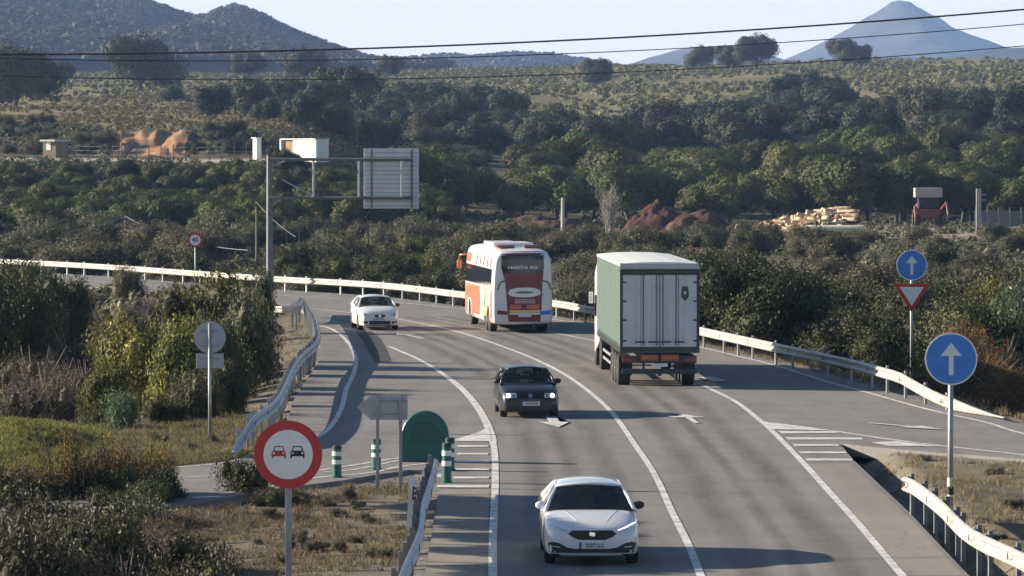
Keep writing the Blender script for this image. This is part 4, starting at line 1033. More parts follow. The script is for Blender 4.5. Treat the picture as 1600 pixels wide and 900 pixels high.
# big blue arrow right
g = gp(1485, 783); s = tag(empty('road_sign', (g.x, g.y, 0)), 'large blue round straight-ahead arrow sign with a black and yellow sticker on its pole', 'road sign')
pole(s, 3.3, .058, 'post', .5); blue_arrow(s, (783 - 560) / sc(g.y), 41 / sc(g.y))
for z0, z1, mt, nm in ((.10, .50, 'reflect', 'white_sleeve'), (.14, .32, 'black', 'black_sticker')):
    m = MB(); m.cyl((0, 0, z0), (0, 0, z1), .070 if mt == 'reflect' else .073, n=16); m.build(nm, M[mt], s, False)
m = MB(); m.box((.03, -.072, .38), (.05, .01, .2), Euler((0, R(18), 0))); m.build('yellow_stripe', M['yellow'], s)
# give way with small blue
g = gp(1424, 576, -.3); s = tag(empty('road_sign', (g.x, g.y, -.3)), 'small blue arrow sign above an inverted give way triangle behind the far guardrail', 'road sign')
k = sc(g.y); pole(s, (576 - 392) / k, .05, 'signback', .8)
blue_arrow(s, (576 - 414) / k, 24 / k)
zt, zb, hw = (576 - 443) / k, (576 - 488) / k, 29 / k
tri = lambda f, cz=(zt * 2 + zb) / 3: [(-hw * f, cz + (zt - cz) * f), (hw * f, cz + (zt - cz) * f), (0, cz + (zb - cz) * f)]
t = flat(tri(1), -.06, 'triangle_plate', 'red', s, .02); flat(tri(.66), -.08, 'white_triangle', 'reflect', t)
# sign seen from the back, left
g = gp(328, 673); s = tag(empty('road_sign', (g.x, g.y, 0)), 'grey back of a round sign with a small rectangular plate below, before the dark bush', 'road sign')
k = sc(g.y); pole(s, (673 - 505) / k, .045, 'post', .8)
m = MB(); m.cyl((0, .06, (673 - 527) / k), (0, .08, (673 - 527) / k), 25 / k, n=40); m.build('round_plate', M['signback'], s)
m = MB(); m.box((0, .07, (673 - 564) / k), (43 / k, .02, 23 / k), bev=.01); m.build('lower_plate', M['signback'], s)
m = MB(); m.box((0, .045, (673 - 517) / k), (30 / k, .02, .04)); m.box((0, .045, (673 - 540) / k), (30 / k, .02, .04)); m.box((0, .045, (673 - 560) / k), (30 / k, .02, .04)); m.build('bracket', M['post'], s)
# direction board seen from the back
g = gp(608, 768, -.1); s = tag(empty('road_sign', (g.x, g.y, -.1)), 'grey back of an arrow-shaped direction board on two posts beside the green bollard', 'road sign')
k = sc(g.y); cx = 608
for px_, pb in ((590, 768), (626, 760)):
    m = MB(); m.box(((px_ - cx) / k, 0, (768 - 617) / k / 2 - .4), (.075, .05, (768 - 617) / k + .8), bev=.006); m.build('post', M['post'], s)
flat([((a - cx) / k, (768 - b) / k) for a, b in [(558, 636), (579, 617.5), (637, 617), (637, 656), (579, 656)]], .055, 'board', 'signback', s, -.02)
m = MB(); m.box((0, .035, (768 - 626) / k), (70 / k * .8, .02, .035)); m.box((0, .035, (768 - 647) / k), (70 / k * .8, .02, .035)); m.build('rail', M['post'], s)
# green gore bollard (arched, scooped top)
g = gp(664, 722); k = sc(g.y); s = tag(empty('gore_bollard', (g.x, g.y, 0)), 'large green arched plastic bollard at the nose of the junction', 'bollard')
w, h = 37.5 / k, 80 / k
prof = [(-w, 0), (-w, h * .50)] + [(-w * math.cos(a), h * .50 + h * .50 * math.sin(a)) for a in [math.pi * q / 16 for q in range(1, 16)]] + [(w, h * .50), (w, 0)]
m = MB(); m.loft([[(x * f, y, z * (f if f < 1 else 1)) for x, z in prof] for f, y in ((.97, 0), (1, .03), (1, .25), (.86, .40), (.5, .52))]); b = m.build('shell', M['green'], s)
m = MB(); m.loft([[(x * f, y - .0, h * .48 + (z * f) * .9) for x, z in [(w * .62 * math.cos(a), h * .34 * math.sin(a) * (1 if math.sin(a) > 0 else .35)) for a in [2 * math.pi * q / 24 for q in range(24)]]] for f, y in ((1, .012), (1.0, -.012), (.94, -.02))]); m.build('raised_face', plain('bollard_green_dark', (.007, .075, .06), .5, 0, .15, 4.0), s)
m = MB(); m.loft([[(x * 1.02, y, z) for x, z in [(-w, h * .47), (-w, h * .50), (w, h * .50), (w, h * .47)]] for y in (-.012, .25)]); m.build('rim', M['green'], s)
# delineator posts
def bollard(px_, pb, hpx, label):
    g = gp(px_, pb); k = sc(g.y); h = hpx / k; r = 7.2 / k
    s = tag(empty('delineator_post', (g.x, g.y, 0)), label, 'delineator', 'green tubular delineator posts round the junction island')
    m = MB(); m.lathe([(r * 1.25, 0), (r * 1.25, .03), (r, .05), (r, h - .03), (r * .85, h)], 20); m.build('tube', M['green'], s, False)
    for z0 in (.42, .68):
        m = MB(); m.lathe([(r + .002, h * z0), (r + .006, h * z0 + .01), (r + .006, h * (z0 + .12)), (r + .002, h * (z0 + .12) + .01)], 20); m.build('reflective_band', M['reflect'], s)
    m = MB(); m.lathe([(r * 1.05, h * .90), (r * 1.05, h * .97), (r * .8, h + .004)], 20); m.build('cap', M['trim'], s)
bollard(526.5, 746, 50, 'green post standing alone left of the arrow board')
bollard(588, 734, 48, 'green post just behind the arrow board\'s left leg')
bollard(698, 754, 62, 'nearer of the two green posts right of the arched bollard')
bollard(703, 735, 51, 'farther of the two green posts right of the arched bollard')
# milestone post on the left guardrail
g = gp(641, 828); k = sc(g.y); s = tag(empty('marker_post', (g.x, g.y, 0), R(0)), 'white marker post with black patch at the start of the lower left guardrail', 'marker post')
m = MB(); h = 86 / k
v = [(-.075, 0), (.075, 0), (.075, h * .9), (-.075, h)]
m.poly([(x + z * .06, 0, z) for x, z in v], (0, .10, 0)); m.build('slab', M['milestone'], s)
m = MB(); m.poly([(x + z * .06, -.004, z) for x, z in [(-.0, h * .55), (.078, h * .55), (.078, h * .76), (-.0, h * .80)]], (0, .1, 0)); bp = m.build('black_patch', M['black'], s)
m = MB(); m.poly([(x + z * .06, -.008, z) for x, z in [(.03, h * .60), (.06, h * .60), (.06, h * .65), (.03, h * .65)]], (0, .02, 0)); m.poly([(x + z * .06, -.008, z) for x, z in [(.03, h * .69), (.06, h * .69), (.06, h * .74), (.03, h * .74)]], (0, .02, 0)); m.build('reflector', M['reflect'], bp)
# speed sign
yy = 262; q = at(305, 375, yy); zg = tz(q.x, yy); s = tag(empty('road_sign', (q.x, yy, zg)), 'small round speed limit sign in the scrub behind the far guardrail', 'road sign')
pole(s, q.z - zg + .3, .04, 'signback', .6); p = disc(s, q.z - zg, 11.8 / sc(yy), 'red'); m = MB(); m.cyl((0, -.08, q.z - zg), (0, -.084, q.z - zg), 8.4 / sc(yy), n=40); m.build('white_field', M['reflect'], p)
put_text('40', .36, 'number', M['black'], p, (0, -.088, q.z - zg), (math.pi / 2, 0, 0), .006)
# ------------------------------------------------------------------ gantry
yy = 238; k = sc(yy); b = at(421, 246, yy); zg = tz(b.x, yy)
s = tag(empty('sign_gantry', (b.x, yy, zg)), 'tall grey cantilever gantry carrying a large panel seen from behind', 'sign gantry')
T = lambda px_, py_: ((px_ - 421) / k, CH - (py_ - HORIZ) * yy / F - zg)
def gb(a, c, w, name, mat='galv', dy=0, d=.16):
    (x1, z1), (x2, z2) = T(*a), T(*c); m = MB(); m.tube([(x1, dy, z1), (x2, dy, z2)], w, 4) ; return m.build(name, M[mat], s)
m = MB(); x0, z0 = T(421, 243); m.cyl((0, 0, -.5), (0, 0, z0), .19, .15, n=12); m.box((0, 0, .05), (.6, .6, .1)); m.build('mast', M['darkpost'], s)
for y_ in (-.25, .25):
    gb((421, 249), (645, 249), .085, 'upper_arm', 'darkpost', y_); gb((421, 309), (645, 309), .085, 'lower_arm', 'darkpost', y_)
for x_ in (490, 561, 628): gb((x_, 251), (x_, 307), .075, 'upright', 'galv', -.2)
for a_, c_ in (((421, 262), (446, 251)), ((440, 280), (488, 306)), ((421, 325), (440, 309))): gb(a_, c_, .04, 'brace', 'signback')
x1, z1 = T(568, 326); x2, z2 = T(654, 232)
m = MB(); m.box(((x1 + x2) / 2, .38, (z1 + z2) / 2), (x2 - x1, .05, z2 - z1), bev=.02); pn = m.build('sign_panel', M['panelback'], s)
m = MB()
for q in range(13): m.box(((x1 + x2) / 2, .345, z1 + .15 + q * .235), (x2 - x1 - .1, .03, .035))
m.build('panel_rib', M['post'], pn)
for x_ in (580, 643): gb((x_, 233), (x_, 325), .06, 'panel_bracket', 'darkpost', .30)
# ------------------------------------------------------------------ distant structures
def build_box(name, px0, px1, pyt, pyb, yy, depth, mat, label, cat, rz=0):
    a, b = at(px0, pyb, yy), at(px1, pyt, yy); w, h = b.x - a.x, b.z - a.z
    root = tag(empty(name, ((a.x + b.x) / 2, yy, a.z), rz), label, cat); return root, w, h
r_, w, h = build_box('storage_shed', 427, 504, 218, 251, 604, 5, 'shed', 'bright white long shed above the gantry arm on the terrace track', 'shed', R(-48)); w *= 1.12
m = MB(); m.box((w * .17, 1.2, h / 2 - .1), (w * .66, 2.2, h + .2)); m.build('wall', M['shed'], r_)
m = MB(); m.box((-w * .33, 1.3, h / 2 - .1), (w * .34, 2.0, h + .15)); m.build('shaded_end', plain('shaded_end_brown', (.30, .20, .12), .8, .1, .35, 1.2), r_)  # brown panel paints the shade and tree shadow on the shed's left end
m = MB(); m.box((-w * .49, 1.1, h / 2 - .1), (.25, 2.4, h + .25)); m.build('corner_post', M['shed'], r_)
m = MB(); m.box((0, 1.2, h + .06), (w * 1.01, 2.6, .14)); m.build('roof', M['tin'], r_)
r_, w, h = build_box('kiosk', 393, 403, 216, 243, 612, 1, 'shed', 'narrow white utility cabinet standing left of the white shed', 'cabinet', R(-50))
m = MB(); m.box((0, .4, h / 2 - .3), (w, .8, h + .6)); m.build('body', M['shed'], r_); m = MB(); m.box((-.1, .35, h + .06), (w * 1.25, 1.0, .12)); m.build('roof', M['shed'], r_); m = MB(); m.box((-.22, -.01, h / 2 - .1), (.4, .03, h * .7)); m.build('door', M['signback'], r_)
r_, w, h = build_box('hut', 60, 94, 217, 234, 625, 3, 'shed', 'small flat roofed hut with a white door at the left end of the terrace', 'hut', R(-30)); w *= .8; h *= .85
m = MB(); m.box((0, 1.5, h / 2 - .8), (w * .9, 3, h + 1.2)); m.build('wall', M['wood'], r_); m = MB(); m.box((0, 1.4, h), (w * 1.05, 3.8, .25)); m.build('roof', M['tin'], r_); m = MB(); m.box((-.1, -.02, .55), (.7, .08, 1.2)); m.build('door', M['white'], r_)
# wire fence of the terrace
s = tag(empty('wire_fence', tuple(at(260, 236, 618))), 'thin post and wire fence along the terrace below the ochre bank', 'fence')
o = Vector(s.location); pp = None; pts = []
for i, px_ in enumerate(range(100, 425, 19)):
    yy_ = 618 + rnd.uniform(-3, 3); x_ = (px_ - 800) / sc(yy_); z_ = tz(x_, yy_); h_ = rnd.uniform(1.9, 2.5) 
    if pp is None:
        m = MB(); m.box((0, 0, .9), (.12, .12, 2.9)); pp = m.build('post', M['wood'], s); q = pp
    else: q = pp.copy(); col.objects.link(q); q.parent = s
    q.location = Vector((x_, yy_, z_)) - o; q.scale = (1, 1, h_ / 2.3); pts.append(Vector((x_, yy_, z_)) - o)
for hh in (.6, 1.2, 1.8):
    m = MB(); m.tube([p + Vector((0, 0, hh)) for p in pts], .015, 4); m.build('wire', M['post'], s)
# low wall / fence on the right
s = tag(empty('panel_fence', tuple(at(1560, 345, 520))), 'grey panel fence at the right edge behind the log pile', 'fence')
k = sc(520)
m = MB(); m.box((0, 0, .3), (5.6, .12, 1.6)); m.build('panel', M['darkpost'], s)
for q in range(5):
    m = MB(); m.box((-2.6 + q * 1.3, -.12, .5), (.12, .1, 2.1)); m.build('post', M['post'], s)
s = tag(empty('pillar', tuple(at(1529, 345, 515))), 'slim grey gate pillar between the loader and the panel fence', 'pillar')
m = MB(); m.box((0, 0, 1.2), (.55, .4, 5.0)); m.build('shaft', M['concrete'], s); m = MB(); m.box((.5, 0, 3.0), (.8, .1, .12)); m.box((.5, 0, 2.4), (.8, .1, .12)); m.build('arm', M['concrete'], s)
# pine table seen at the right: forestry loader
q = at(1449, 348, 512); s = tag(empty('forestry_loader', (q.x, 512, tz(q.x, 512))), 'dark red forestry machine with a pale cab standing behind the log pile', 'machine')
dz = q.z - s.location.z; s.location.z = q.z - .3
m = MB(); m.box((0, 0, 1.35), (2.9, 4.2, 1.0), bev=.15); m.box((0, 1.2, 2.1), (2.4, 1.6, .8), bev=.15); m.build('body', M['machine'], s)
m = MB(); m.box((0, -.6, 2.55), (2.3, 1.8, 1.3), bev=.1); cbn = m.build('cab', M['trim'], s)
m = MB(); m.box((0, -1.51, 2.6), (1.9, .04, .9)); m.build('window', M['busglass'], cbn)
m = MB(); m.box((0, -.5, 3.75), (3.1, 2.4, 1.1), bev=.08); m.build('roof_box', M['machinegrey'], s)
for sx in (-1.3, 1.3):
    for sy in (-1.5, 1.5):
        m = MB(); m.cyl((sx - .28, sy, .75), (sx + .28, sy, .75), .78, n=24); w_ = m.build('wheel', M['rubber'], s)
        m = MB(); m.cyl((sx - .30, sy, .75), (sx + .30, sy, .75), .36, n=16); m.build('rim', M['machine'], w_)
m = MB(); m.tube([(1.2, -1.6, 1.6), (1.9, -3.0, 2.6), (2.0, -4.2, 1.2)], .16, 8); m.build('loader_arm', M['machine'], s)
m = MB(); m.tube([(-1.2, -1.6, 1.6), (-1.7, -3.0, 2.2), (-1.7, -4.0, .9)], .14, 8); m.build('loader_arm', M['machine'], s)
# poles and cables
def upole(px_, pyt, pyb, yy, r, mat, label, name='utility_pole', arms=True):
    a, b = at(px_, pyt, yy), at(px_, pyb, yy); s = tag(empty(name, (a.x, yy, b.z)), label, 'pole')
    h = a.z - b.z; m = MB(); m.cyl((0, 0, -2.5), (0, 0, h), r * 1.25, r * .8, n=8); m.build('shaft', M[mat], s)
    if arms:
        m = MB(); m.box((0, 0, h - .3), (.9, .1, .1)); 
        m.build('crossarm', M[mat], s)
        for dx in (-.4, 0, .4): m = MB(); m.lathe([(.05, h - .25), (.06, h - .15), (.03, h - .05)], 8, (dx, 0, 0)); m.build('insulator', M['trim'], s)
    return a
pa = upole(879.5, 309, 412, 420, .20, 'concrete', 'pale square-holed concrete pole rising behind the road between coach and lorry', arms=False)
for sgn in range(0): pass
pb = upole(401, 314, 415, 330, .10, 'wood', 'thin wooden pole just left of the gantry mast', arms=True)
pc = upole(196, 336, 372, 400, .08, 'wood', 'short wooden pole with cables on the far left scrub', arms=True)
upole(190, 205, 238, 640, .10, 'wood', 'thin pole beside the small hut on the terrace', arms=False)
upole(1480, 186, 215, 980, .14, 'concrete', 'tiny pale mast on the wooded slope at the right', 'mast', False)
def cable(a, b, sag, r, label, mat='cable', name='cable', group=None):
    a, b = Vector(a), Vector(b); o = (a + b) / 2; m = MB()
    m.tube([a.lerp(b, t) - Vector((0, 0, sag * 4 * t * (1 - t))) - o for t in [q / 24 for q in range(25)]], r, 6)
    ob = m.build(name, M[mat], None, True, loc=o); return tag(ob, label, 'cable', group)
cable(at(196, 338, 400), at(-60, 361, 330), .9, .035, 'pale sagging cable running left from the short pole', 'greycable')
cable(at(196, 338, 400), at(388, 391, 300), .6, .035, 'pale sagging cable running right and down from the short pole', 'greycable')
cable(at(401, 316, 330), at(462, 370, 300), .2, .025, 'thin cable falling from the wooden pole behind the gantry mast', 'greycable')
YC = 90
for (p0, p1, p2, r, lab) in (((-300, 83), (800, 67), (1900, -13.3), .019, 'uppermost and thickest overhead power line across the sky'),
                             ((-300, 80.9), (800, 87), (1900, 8), .010, 'middle thin overhead power line across the sky'),
                             ((-300, 105.2), (800, 119), (1900, 42), .010, 'lowest thin overhead power line across the hilltop trees')):
    A, B, C_ = at(*p0, YC), at(*p1, YC + 2), at(*p2, YC + 4)
    m = MB(); pts = []
    for t in [-.5 + q / 30 for q in range(61)]:
        # quadratic through the three points (a catenary's shape)
        l0_, l1_, l2_ = (t - .5) * (t - 1) * 2, -4 * t * (t - 1), t * (t - .5) * 2
        pts.append(A * l0_ + B * l1_ + C_ * l2_ - B)
    m.tube(pts, r, 6); tag(m.build('power_line', M['cable'], None, True, loc=B), lab, 'power line')
# ------------------------------------------------------------------ foliage builders
def leaf_quads(P, Nn, size, aspect=.6, seed=0, var=.4):
    r = np.random.default_rng(seed); n = len(P)
    t = r.normal(size=(n, 3)); t -= (t * Nn).sum(1, keepdims=True) * Nn; t /= np.linalg.norm(t, axis=1, keepdims=True) + 1e-9
    b = np.cross(Nn, t); s = size * (1 + var * r.uniform(-1, 1, (n, 1)))
    a = t * s * .5; c = b * s * .5 * aspect
    V = np.stack([P - a, P - c * 1.0, P + a, P + c], 1).reshape(-1, 3)
    return V, np.arange(4 * n).reshape(n, 4)
def lobes_points(lobes, n, seed, shell=.72, cut=True, rough=.18, jit=.75):
    r = np.random.default_rng(seed); L = np.array([l[0] for l in lobes], float); Rr = np.array([l[1] for l in lobes], float)
    wt = (Rr[:, 0] * Rr[:, 1] + Rr[:, 0] * Rr[:, 2] + Rr[:, 1] * Rr[:, 2]); wt /= wt.sum()
    m = int(n * 1.9); k = r.choice(len(L), m, p=wt); d = r.normal(size=(m, 3)); d /= np.linalg.norm(d, axis=1, keepdims=True)
    # clumpy radius: bumps over the lobe
    f = 1 + rough * (np.sin(d[:, 0] * 5.1 + k * 1.7) * np.cos(d[:, 2] * 4.3 + k) + .7 * np.sin(d[:, 1] * 9 + d[:, 2] * 8 + k * 3.1))
    rad = (shell + (1 - shell) * r.random(m) ** .6) * f
    P = L[k] + d * Rr[k] * rad[:, None]
    keep = np.ones(m, bool)
    if cut:
        for j in range(len(L)):
            q = np.linalg.norm((P - L[j]) / Rr[j], axis=1); keep &= ~((q < shell * .88) & (k != j))
    P, d = P[keep][:n], d[keep][:n]
    Nn = d + r.normal(size=P.shape) * jit; Nn /= np.linalg.norm(Nn, axis=1, keepdims=True)
    return P, Nn
def rand_lobes(seed, n, R0, H, z0, rl=(.35, .55), flat=.8, spread=.7):
    r = random.Random(seed); out = [((0, 0, z0 + H * .5), (R0 * .62, R0 * .62, H * .42))]
    for k in range(n):
        a = k * 2.4 + r.uniform(-.4, .4); q = r.uniform(.25, spread) * R0; rr = R0 * r.uniform(*rl)
        hz = z0 + H * r.uniform(.25, .80) * (1 - .25 * (q / R0) ** 2)
        out.append(((math.cos(a) * q, math.sin(a) * q, hz), (rr, rr, rr * flat)))
    return out
def core_mesh(lobes, f=.7):
    """solid lumps added inside a crown to block light"""
    bm = bmesh.new()
    for c, r in lobes:
        bmesh.ops.create_icosphere(bm, subdivisions=1, radius=1, matrix=Matrix.Translation(c) @ Matrix.Diagonal((r[0] * f, r[1] * f, r[2] * f, 1)))
    for v in bm.verts: v.co += Vector((math.sin(v.co.z * 7), math.sin(v.co.x * 9), math.sin(v.co.y * 8))) * .05
    V = [v.co[:] for v in bm.verts]; bm.verts.index_update(); T = [[v.index for v in f_.verts] for f_ in bm.faces]; bm.free()
    return np.array(V), [t + [t[2]] for t in T]
def crown_mesh(name, lobes, n, size, mat, seed, aspect=.7, core=.68, **kw):
    P, Nn = lobes_points(lobes, n, seed, **kw); V, Q = leaf_quads(P, Nn, size, aspect, seed)
    if core:
        cv, cq = core_mesh(lobes, core)
        # core faces as small quads too (degenerate corner avoided by splitting the triangle edge)
        ex = []; qq = []
        for t in cq:
            a, b, c = cv[t[0]], cv[t[1]], cv[t[2]]; base = len(V) + len(cv) + len(ex); ex.append((b + c) / 2)
            qq.append([len(V) + t[0], len(V) + t[1], base, len(V) + t[2]])
        V = np.vstack([V, cv, np.array(ex)]); Q = np.vstack([Q, np.array(qq)])
    return fast_mesh(name, V, Q, mat)
def trunk_bm(h, r, lobes, seed, nb=5):
    m = MB(); q = random.Random(seed)
    top = Vector((q.uniform(-.1, .1) * h, q.uniform(-.1, .1) * h, h))
    m.tube([(0, 0, -.8), (0, 0, 0), top * .5 + Vector((q.uniform(-.1, .1), q.uniform(-.1, .1), 0)), top], [r * 1.3, r * 1.05, r * .85, r * .65], 8)
    for c, rr in lobes[:nb + 1]:
        c = Vector(c); a = top * q.uniform(.75, 1.0); m.tube([a, a.lerp(c, .5) + Vector((0, 0, -.1)), c], [r * .5, r * .32, r * .12], 6)
    return m
def make_tree(kind, seed, R0, H, z0, n, size, mat, bark='bark', tr=.16, **kw):
    lb = kw.pop('lobes', None) or rand_lobes(seed, kw.pop('nl', 7), R0, H, z0, **{k: kw.pop(k) for k in list(kw) if k in ('rl', 'flat', 'spread')})
    root = empty(kind); link('crown', crown_mesh('crown', lb, n, size, mat, seed, **kw), root)
    trunk_bm(z0 + H * .35, tr, lb, seed).build('trunk', M[bark], root, True); return root
def make_bush(kind, seed, R0, H, n, size, mat, twigs=0, **kw):
    """low plant: one mesh"""
    lb = kw.pop('lobes', None) or rand_lobes(seed, kw.pop('nl', 6), R0, H, 0, **{k: kw.pop(k) for k in list(kw) if k in ('rl', 'flat', 'spread')})
    o = link(kind, crown_mesh(kind, lb, n, size, mat, seed, **kw))
    if twigs:
        m = MB(); q = random.Random(seed)
        for t in range(twigs):
            a = q.uniform(0, 6.28); b = Vector((math.cos(a) * R0 * q.uniform(.3, 1), math.sin(a) * R0 * q.uniform(.3, 1), H * q.uniform(.5, 1.15)))
            m.tube([(0, 0, -.1), b * .5 + Vector((q.uniform(-.1, .1), 0, .1)), b], [.03, .018, .006], 5)
        m.build('stem', M['twig'], o)
    return o
def place(o, x, y, s=1, rz=None, zs=1, dz=0, z=None):
    o.location = (x, y, (tz(x, y) if z is None else z) + dz); o.rotation_euler = (0, 0, rnd.uniform(0, 6.28) if rz is None else rz)
    o.scale = (s, s, s * zs); return o
protos = {}
def proto(key, fn, nvar):
    protos[key] = [fn(i) for i in range(nvar)]; 
    for p in protos[key]: p['_proto'] = 1
used_first = {}
def inst(key, i=None):
    L = protos[key]; i = rnd.randrange(len(L)) if i is None else i % len(L)
    if not used_first.get((key, i)): used_first[(key, i)] = True; return L[i]
    o = copy_tree(L[i]); return o
def fin(o, label, cat, group=None):
    for k_ in ('group', '_proto'):
        if k_ in o.keys(): del o[k_]
    return tag(o, label, cat, group)
# unit crowns: radius 1 m scaled up to the size each tree has
proto('oak', lambda i: make_tree('oak_tree', 100 + i, 1, 1.25, .16, 13000, .052, M['oak'], tr=.06, nl=8, rough=.20, aspect=.8, jit=.34, rl=(.32, .5)), 5)
proto('pine', lambda i: make_tree('pine_tree', 140 + i, 1, 1.15, .22, 14000, .048, M['pine'], tr=.06, nl=8, flat=.8, rough=.16, spread=.62, rl=(.34, .5), aspect=.8, jit=.30), 5)
proto('scrub', lambda i: make_bush('bush', 180 + i, 1, 1.1, 9000, .055, M['scrub'], nl=6, rough=.26, shell=.6, core=.6, jit=.5), 5)
proto('broom', lambda i: make_bush('broom_bush', 220 + i, 1, 1.2, 3000, .13, M['broom'], nl=6, rough=.25, shell=.45, core=.4, aspect=.18), 2)
proto('dense', lambda i: make_bush('evergreen_bush', 240 + i, 1, 1.3, 16000, .042, M['bush'], nl=9, rough=.24, shell=.6, core=.62, aspect=.6, jit=.6), 4)
proto('mixed', lambda i: make_bush('scrub_bush', 260 + i, 1, 1.25, 9000, .055, M['glossleaf'], nl=9, rough=.26, shell=.5, core=.5, aspect=.5), 4)
proto('grey', lambda i: make_bush('grey_bush', 280 + i, 1, 1.2, 8000, .050, M['scrub'], nl=9, rough=.28, shell=.45, core=.45, aspect=.4, twigs=14), 3)
proto('bramble', lambda i: make_bush('bramble', 300 + i, 1, 1.0, 7000, .060, M['bramble'], nl=8, rough=.3, shell=.4, core=.4, aspect=.22, twigs=26), 3)
proto('copper', lambda i: make_bush('copper_bush', 320 + i, 1, 1.1, 11000, .055, M['copper'], nl=8, rough=.3, shell=.35, core=0, aspect=.4, twigs=16), 2)
proto('yellow', lambda i: make_bush('yellow_bush', 340 + i, 1, 1.2, 9000, .052, M['yellowbush'], nl=9, rough=.24, shell=.6, core=.6, aspect=.6), 2)
proto('shade_pine', lambda i: make_tree('pine_tree', 160 + i, 1, .5, 2.55, 3000, .10, M['pine'], tr=.06, nl=7, flat=.3, spread=.75), 2)  # flat crown shaped to throw the added shadow over the lane

def field(key, pxr, yr, n, rpx, mingap, label, cat, group, zs=(.85, 1.15), avoid=None, dz=0, rmax=None):
    """countable plants scattered over a strip of ground: photo columns pxr, distances yr, crown radii in metres rpx"""
    pts = []; tries = 0
    while len(pts) < n and tries < n * 60:
        tries += 1; y = rnd.uniform(*yr); px_ = rnd.uniform(*pxr); x = (px_ - 800) / F * y
        if avoid and avoid(px_, y): continue
        if any((x - a) ** 2 + (y - b) ** 2 < mingap ** 2 for a, b in pts): continue
        pts.append((x, y))
    for x, y in pts:
        if y < 420 and float(road_dist(np.array([x]), np.array([y]))[0]) < 2.0: continue
        o = inst(key); s = rnd.uniform(*rpx); place(o, x, y, s, zs=rnd.uniform(*zs), dz=dz); fin(o, label, cat, group)
# ------------------------------------------------------------------ far hills
def hill(name, prof, D0, depth, base_py, mat, seed, rough=1.0, colr=(.06, .07, .04), n=150):
    pxs = np.array([p[0] for p in prof], float); pys = np.array([p[1] for p in prof], float)
    xs = np.linspace(pxs[0], pxs[-1], n); ridge = np.interp(xs, pxs, pys)
    ts = np.linspace(-1, 1, 60)
    Xp, T = np.meshgrid(xs, ts); Y = D0 + T * depth
    zr = CH - (ridge[None, :] - HORIZ) * D0 / F; zb = CH - (base_py - HORIZ) * D0 / F - 10
    sh = np.where(T < 0, (1 - np.abs(T)) ** .85, 1 - np.abs(T) ** 1.5)
    X = (Xp - 800) / F * D0 * (1 + .25 * T * depth / D0)
    sp = depth * .35
    nz = fbm(X / sp, Y / sp, 5, seed) * (zr - zb) * .28 * rough * (1 - np.exp(-((T) / .16) ** 2))
    Zh = zb + (zr - zb) * sh + nz
    Zh = Zh + fbm(X / 25, Y / 40, 3, seed + 9) * 2.4 * rough * np.clip((Zh - zb) / 30, 0, 1)
    ii = np.arange(Zh.size).reshape(Zh.shape); Q = np.stack([ii[:-1, :-1], ii[:-1, 1:], ii[1:, 1:], ii[1:, :-1]], -1).reshape(-1, 4)
    c = np.array(colr)[None, None] * (1 + .5 * fbm(X / (sp * .5), Y / (sp * .5), 4, seed + 4))[..., None]
    me = fast_mesh(name, np.stack([X, Y, Zh], -1).reshape(-1, 3), Q, mat, True, c.reshape(-1, 3))
    tag(link(name, me), kind='structure'); return X, Y, Zh
HM = tintmat('hillside', .02, .3, .9, 4, fine=.11)
hx, hy, hz = hill('hill', [(-700,-60),(-300,-55),(-50,-45),(60,-28),(150,-12),(215,0),(250,10),(280,22),(305,29),(330,27),(350,17),(372,13),(400,22),(440,42),(480,58),(520,74),(560,88),(590,100),(640,112),(720,122)], 3600, 950, 120, HM, 41, 1.0, (.06, .068, .038), 260)
fx_, fy_, fz_ = hill('hill', [(560,112),(610,98),(650,92),(700,88),(740,90),(790,86),(830,85),(880,90),(930,99),(980,108),(1040,116)], 5200, 500, 118, HM, 43, .8, (.06, .068, .04), 160)
hill('hill', [(930,112),(975,103),(1010,91),(1050,80),(1075,74),(1092,72),(1110,74),(1150,72),(1175,76),(1210,88),(1260,105)], 8800, 700, 115, HM, 45, .5, (.08, .08, .06), 120)
hill('mountain', [(1120,118),(1200,106),(1225,93),(1262,77),(1300,58),(1330,42),(1352,28),(1378,13),(1392,4),(1404,1),(1422,3),(1432,10),(1450,20),(1468,28),(1490,44),(1520,56),(1550,66),(1575,74),(1620,88),(1700,108)], 10500, 1100, 116, HM, 47, 1.0, (.085, .085, .07), 220)
hill('hill', [(1380,112),(1460,94),(1520,82),(1560,76),(1600,74),(1660,66),(1760,60),(1900,80)], 6500, 500, 116, HM, 49, .8, (.06, .068, .04), 120)
# castle on the far hill
q = at(1092, 73, 8800); s = tag(empty('castle', (q.x, 8800, q.z - 12)), 'tiny castle with a thin mast on the far hilltop', 'castle')
m = MB(); m.box((-6, 0, 6), (22, 12, 12)); m.box((5, 0, 8), (7, 12, 16)); m.build('wall', M['wood'], s)
m = MB(); m.cyl((0, 0, 6), (0, 0, 24), .6, n=6); m.build('mast', M['post'], s)
